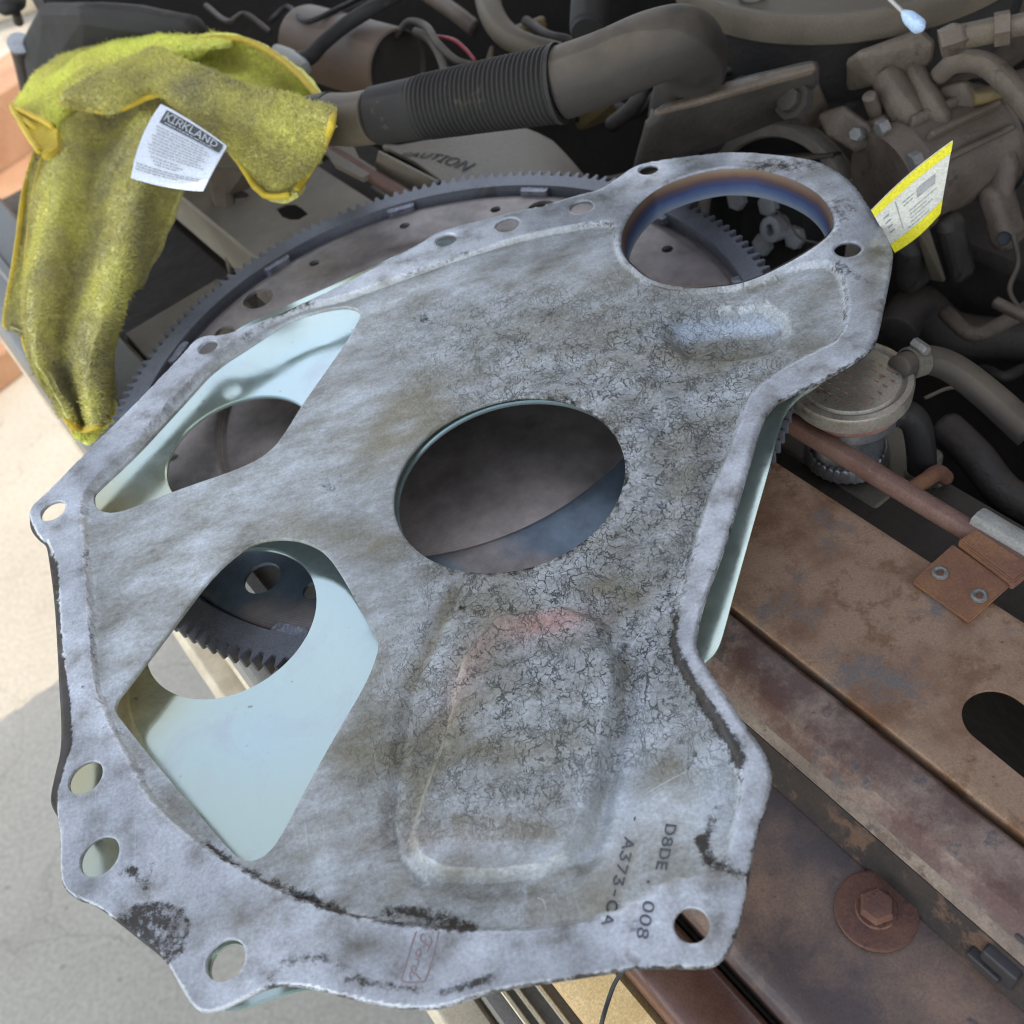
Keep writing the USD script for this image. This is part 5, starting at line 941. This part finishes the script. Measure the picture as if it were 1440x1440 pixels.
def clamp(parent, path, k, r, mat='alu_dirty'):
    p = np.asarray(path); d = p[k+1]-p[k]; d /= np.linalg.norm(d)
    put('hose_clamp', lathe([(-.004, r), (-.004, r+.0012), (.004, r+.0012), (.004, r)], p[k], d, 32), MAT[mat], parent, 40)
    u = np.cross(d, UP); u /= np.linalg.norm(u); w = np.cross(u, d)
    put('clamp_screw', hexbolt(p[k]+w*(r+.002)-u*.004, u, .0028, .009), MAT['bolt'], parent, 40)
def hose_path(pts):
    p = np.array(pts, float); w = W(p[:, 0], p[:, 1], p[:, 2]); r = np.array([DEP(q) for q in w])*p[:, 3]*.85/FPX
    q = spline(np.c_[w, r], 8); return q[:, :3], q[:, 3]
for path, name, k in (('overflow_hose', [(1262, 518, -.03, 20), (1300, 506, -.035, 22), (1340, 518, -.04, 23), (1390, 556, -.05, 24), (1450, 610, -.06, 25)], 5),
                      ('elbow_hose', [(1238, 592, -.05, 20), (1265, 580, -.05, 21), (1286, 592, -.055, 22), (1295, 630, -.07, 22), (1297, 690, -.10, 22), (1298, 760, -.14, 24)], 29)):
    q, r = hose_path(name); clamp(stage.GetPrimAtPath('/World/'+path), q, k, r[k])
extra = [('dark cable looping above the stamped bracket', [(985, 128, -.05, 6), (1000, 108, -.04, 6), (1030, 98, -.035, 6), (1062, 106, -.04, 6), (1080, 122, -.05, 6)], 'rubber_dusty', 'cable'),
         ('braided dusty hose between bracket and air cleaner', [(1000, 150, -.05, 9), (1040, 118, -.04, 10), (1085, 104, -.04, 10), (1130, 98, -.04, 9), (1180, 110, -.05, 9)], 'castdark', 'hose'),
         ('thin steel fuel line under the air cleaner rim', [(1085, 78, -.03, 4), (1130, 84, -.03, 4), (1175, 78, -.03, 4), (1215, 84, -.03, 4)], 'alu_dirty', 'pipe'),
         ('dark hose running behind the black duct elbow', [(860, 176, -.08, 12), (890, 150, -.06, 12), (905, 120, -.05, 12), (900, 80, -.05, 12)], 'castdark', 'hose'),
         ('grey dipstick tube beside the smooth duct elbow', [(905, 215, -.06, 5), (916, 170, -.04, 5), (925, 140, -.03, 5)], 'alu_dirty', 'pipe'),
         ('thin black wires hanging over the dark housing', [(290, 8, .0, 4), (320, 30, .01, 4), (345, 20, .01, 4), (380, 45, .0, 4)], 'rubber_dusty', 'wire'),
         ('dusty brown pipe crossing left of the tan hose', [(600, -10, -.05, 12), (640, 18, -.05, 12), (668, 40, -.06, 12)], 'castbrown', 'pipe'),
         ('coiled dark wire loom right of the tan hose', [(740, 30, -.02, 8), (770, 50, -.015, 8), (800, 58, -.02, 8), (820, 75, -.03, 8)], 'castdark', 'wire'),
         ('brown heater pipe deep under the compressor', [(1330, 440, -.14, 12), (1365, 470, -.13, 12), (1400, 460, -.13, 12), (1450, 430, -.13, 12)], 'castbrown', 'pipe'),
         ('thin dusty wire dangling right of the compressor ears', [(1425, 330, -.08, 4), (1432, 370, -.09, 4), (1420, 410, -.1, 4), (1445, 450, -.11, 4)], 'rubber_dusty', 'wire'),
         ('dark lower radiator hose in shadow below the arched hose', [(1330, 600, -.15, 26), (1370, 640, -.15, 27), (1410, 690, -.16, 27), (1460, 720, -.17, 27)], 'castdark', 'hose'),
         ('faint brown wire crossing the shadow below the arched hose', [(1300, 560, -.1, 3), (1340, 545, -.1, 3), (1380, 555, -.11, 3), (1420, 600, -.12, 3)], 'castbrown', 'wire')]
for lb, pts, mt, ct in extra: hose({'cable': 'engine_cable', 'hose': 'engine_hose', 'pipe': 'engine_pipe', 'wire': 'engine_wire'}[ct], lb, pts, mt, ct, 10)
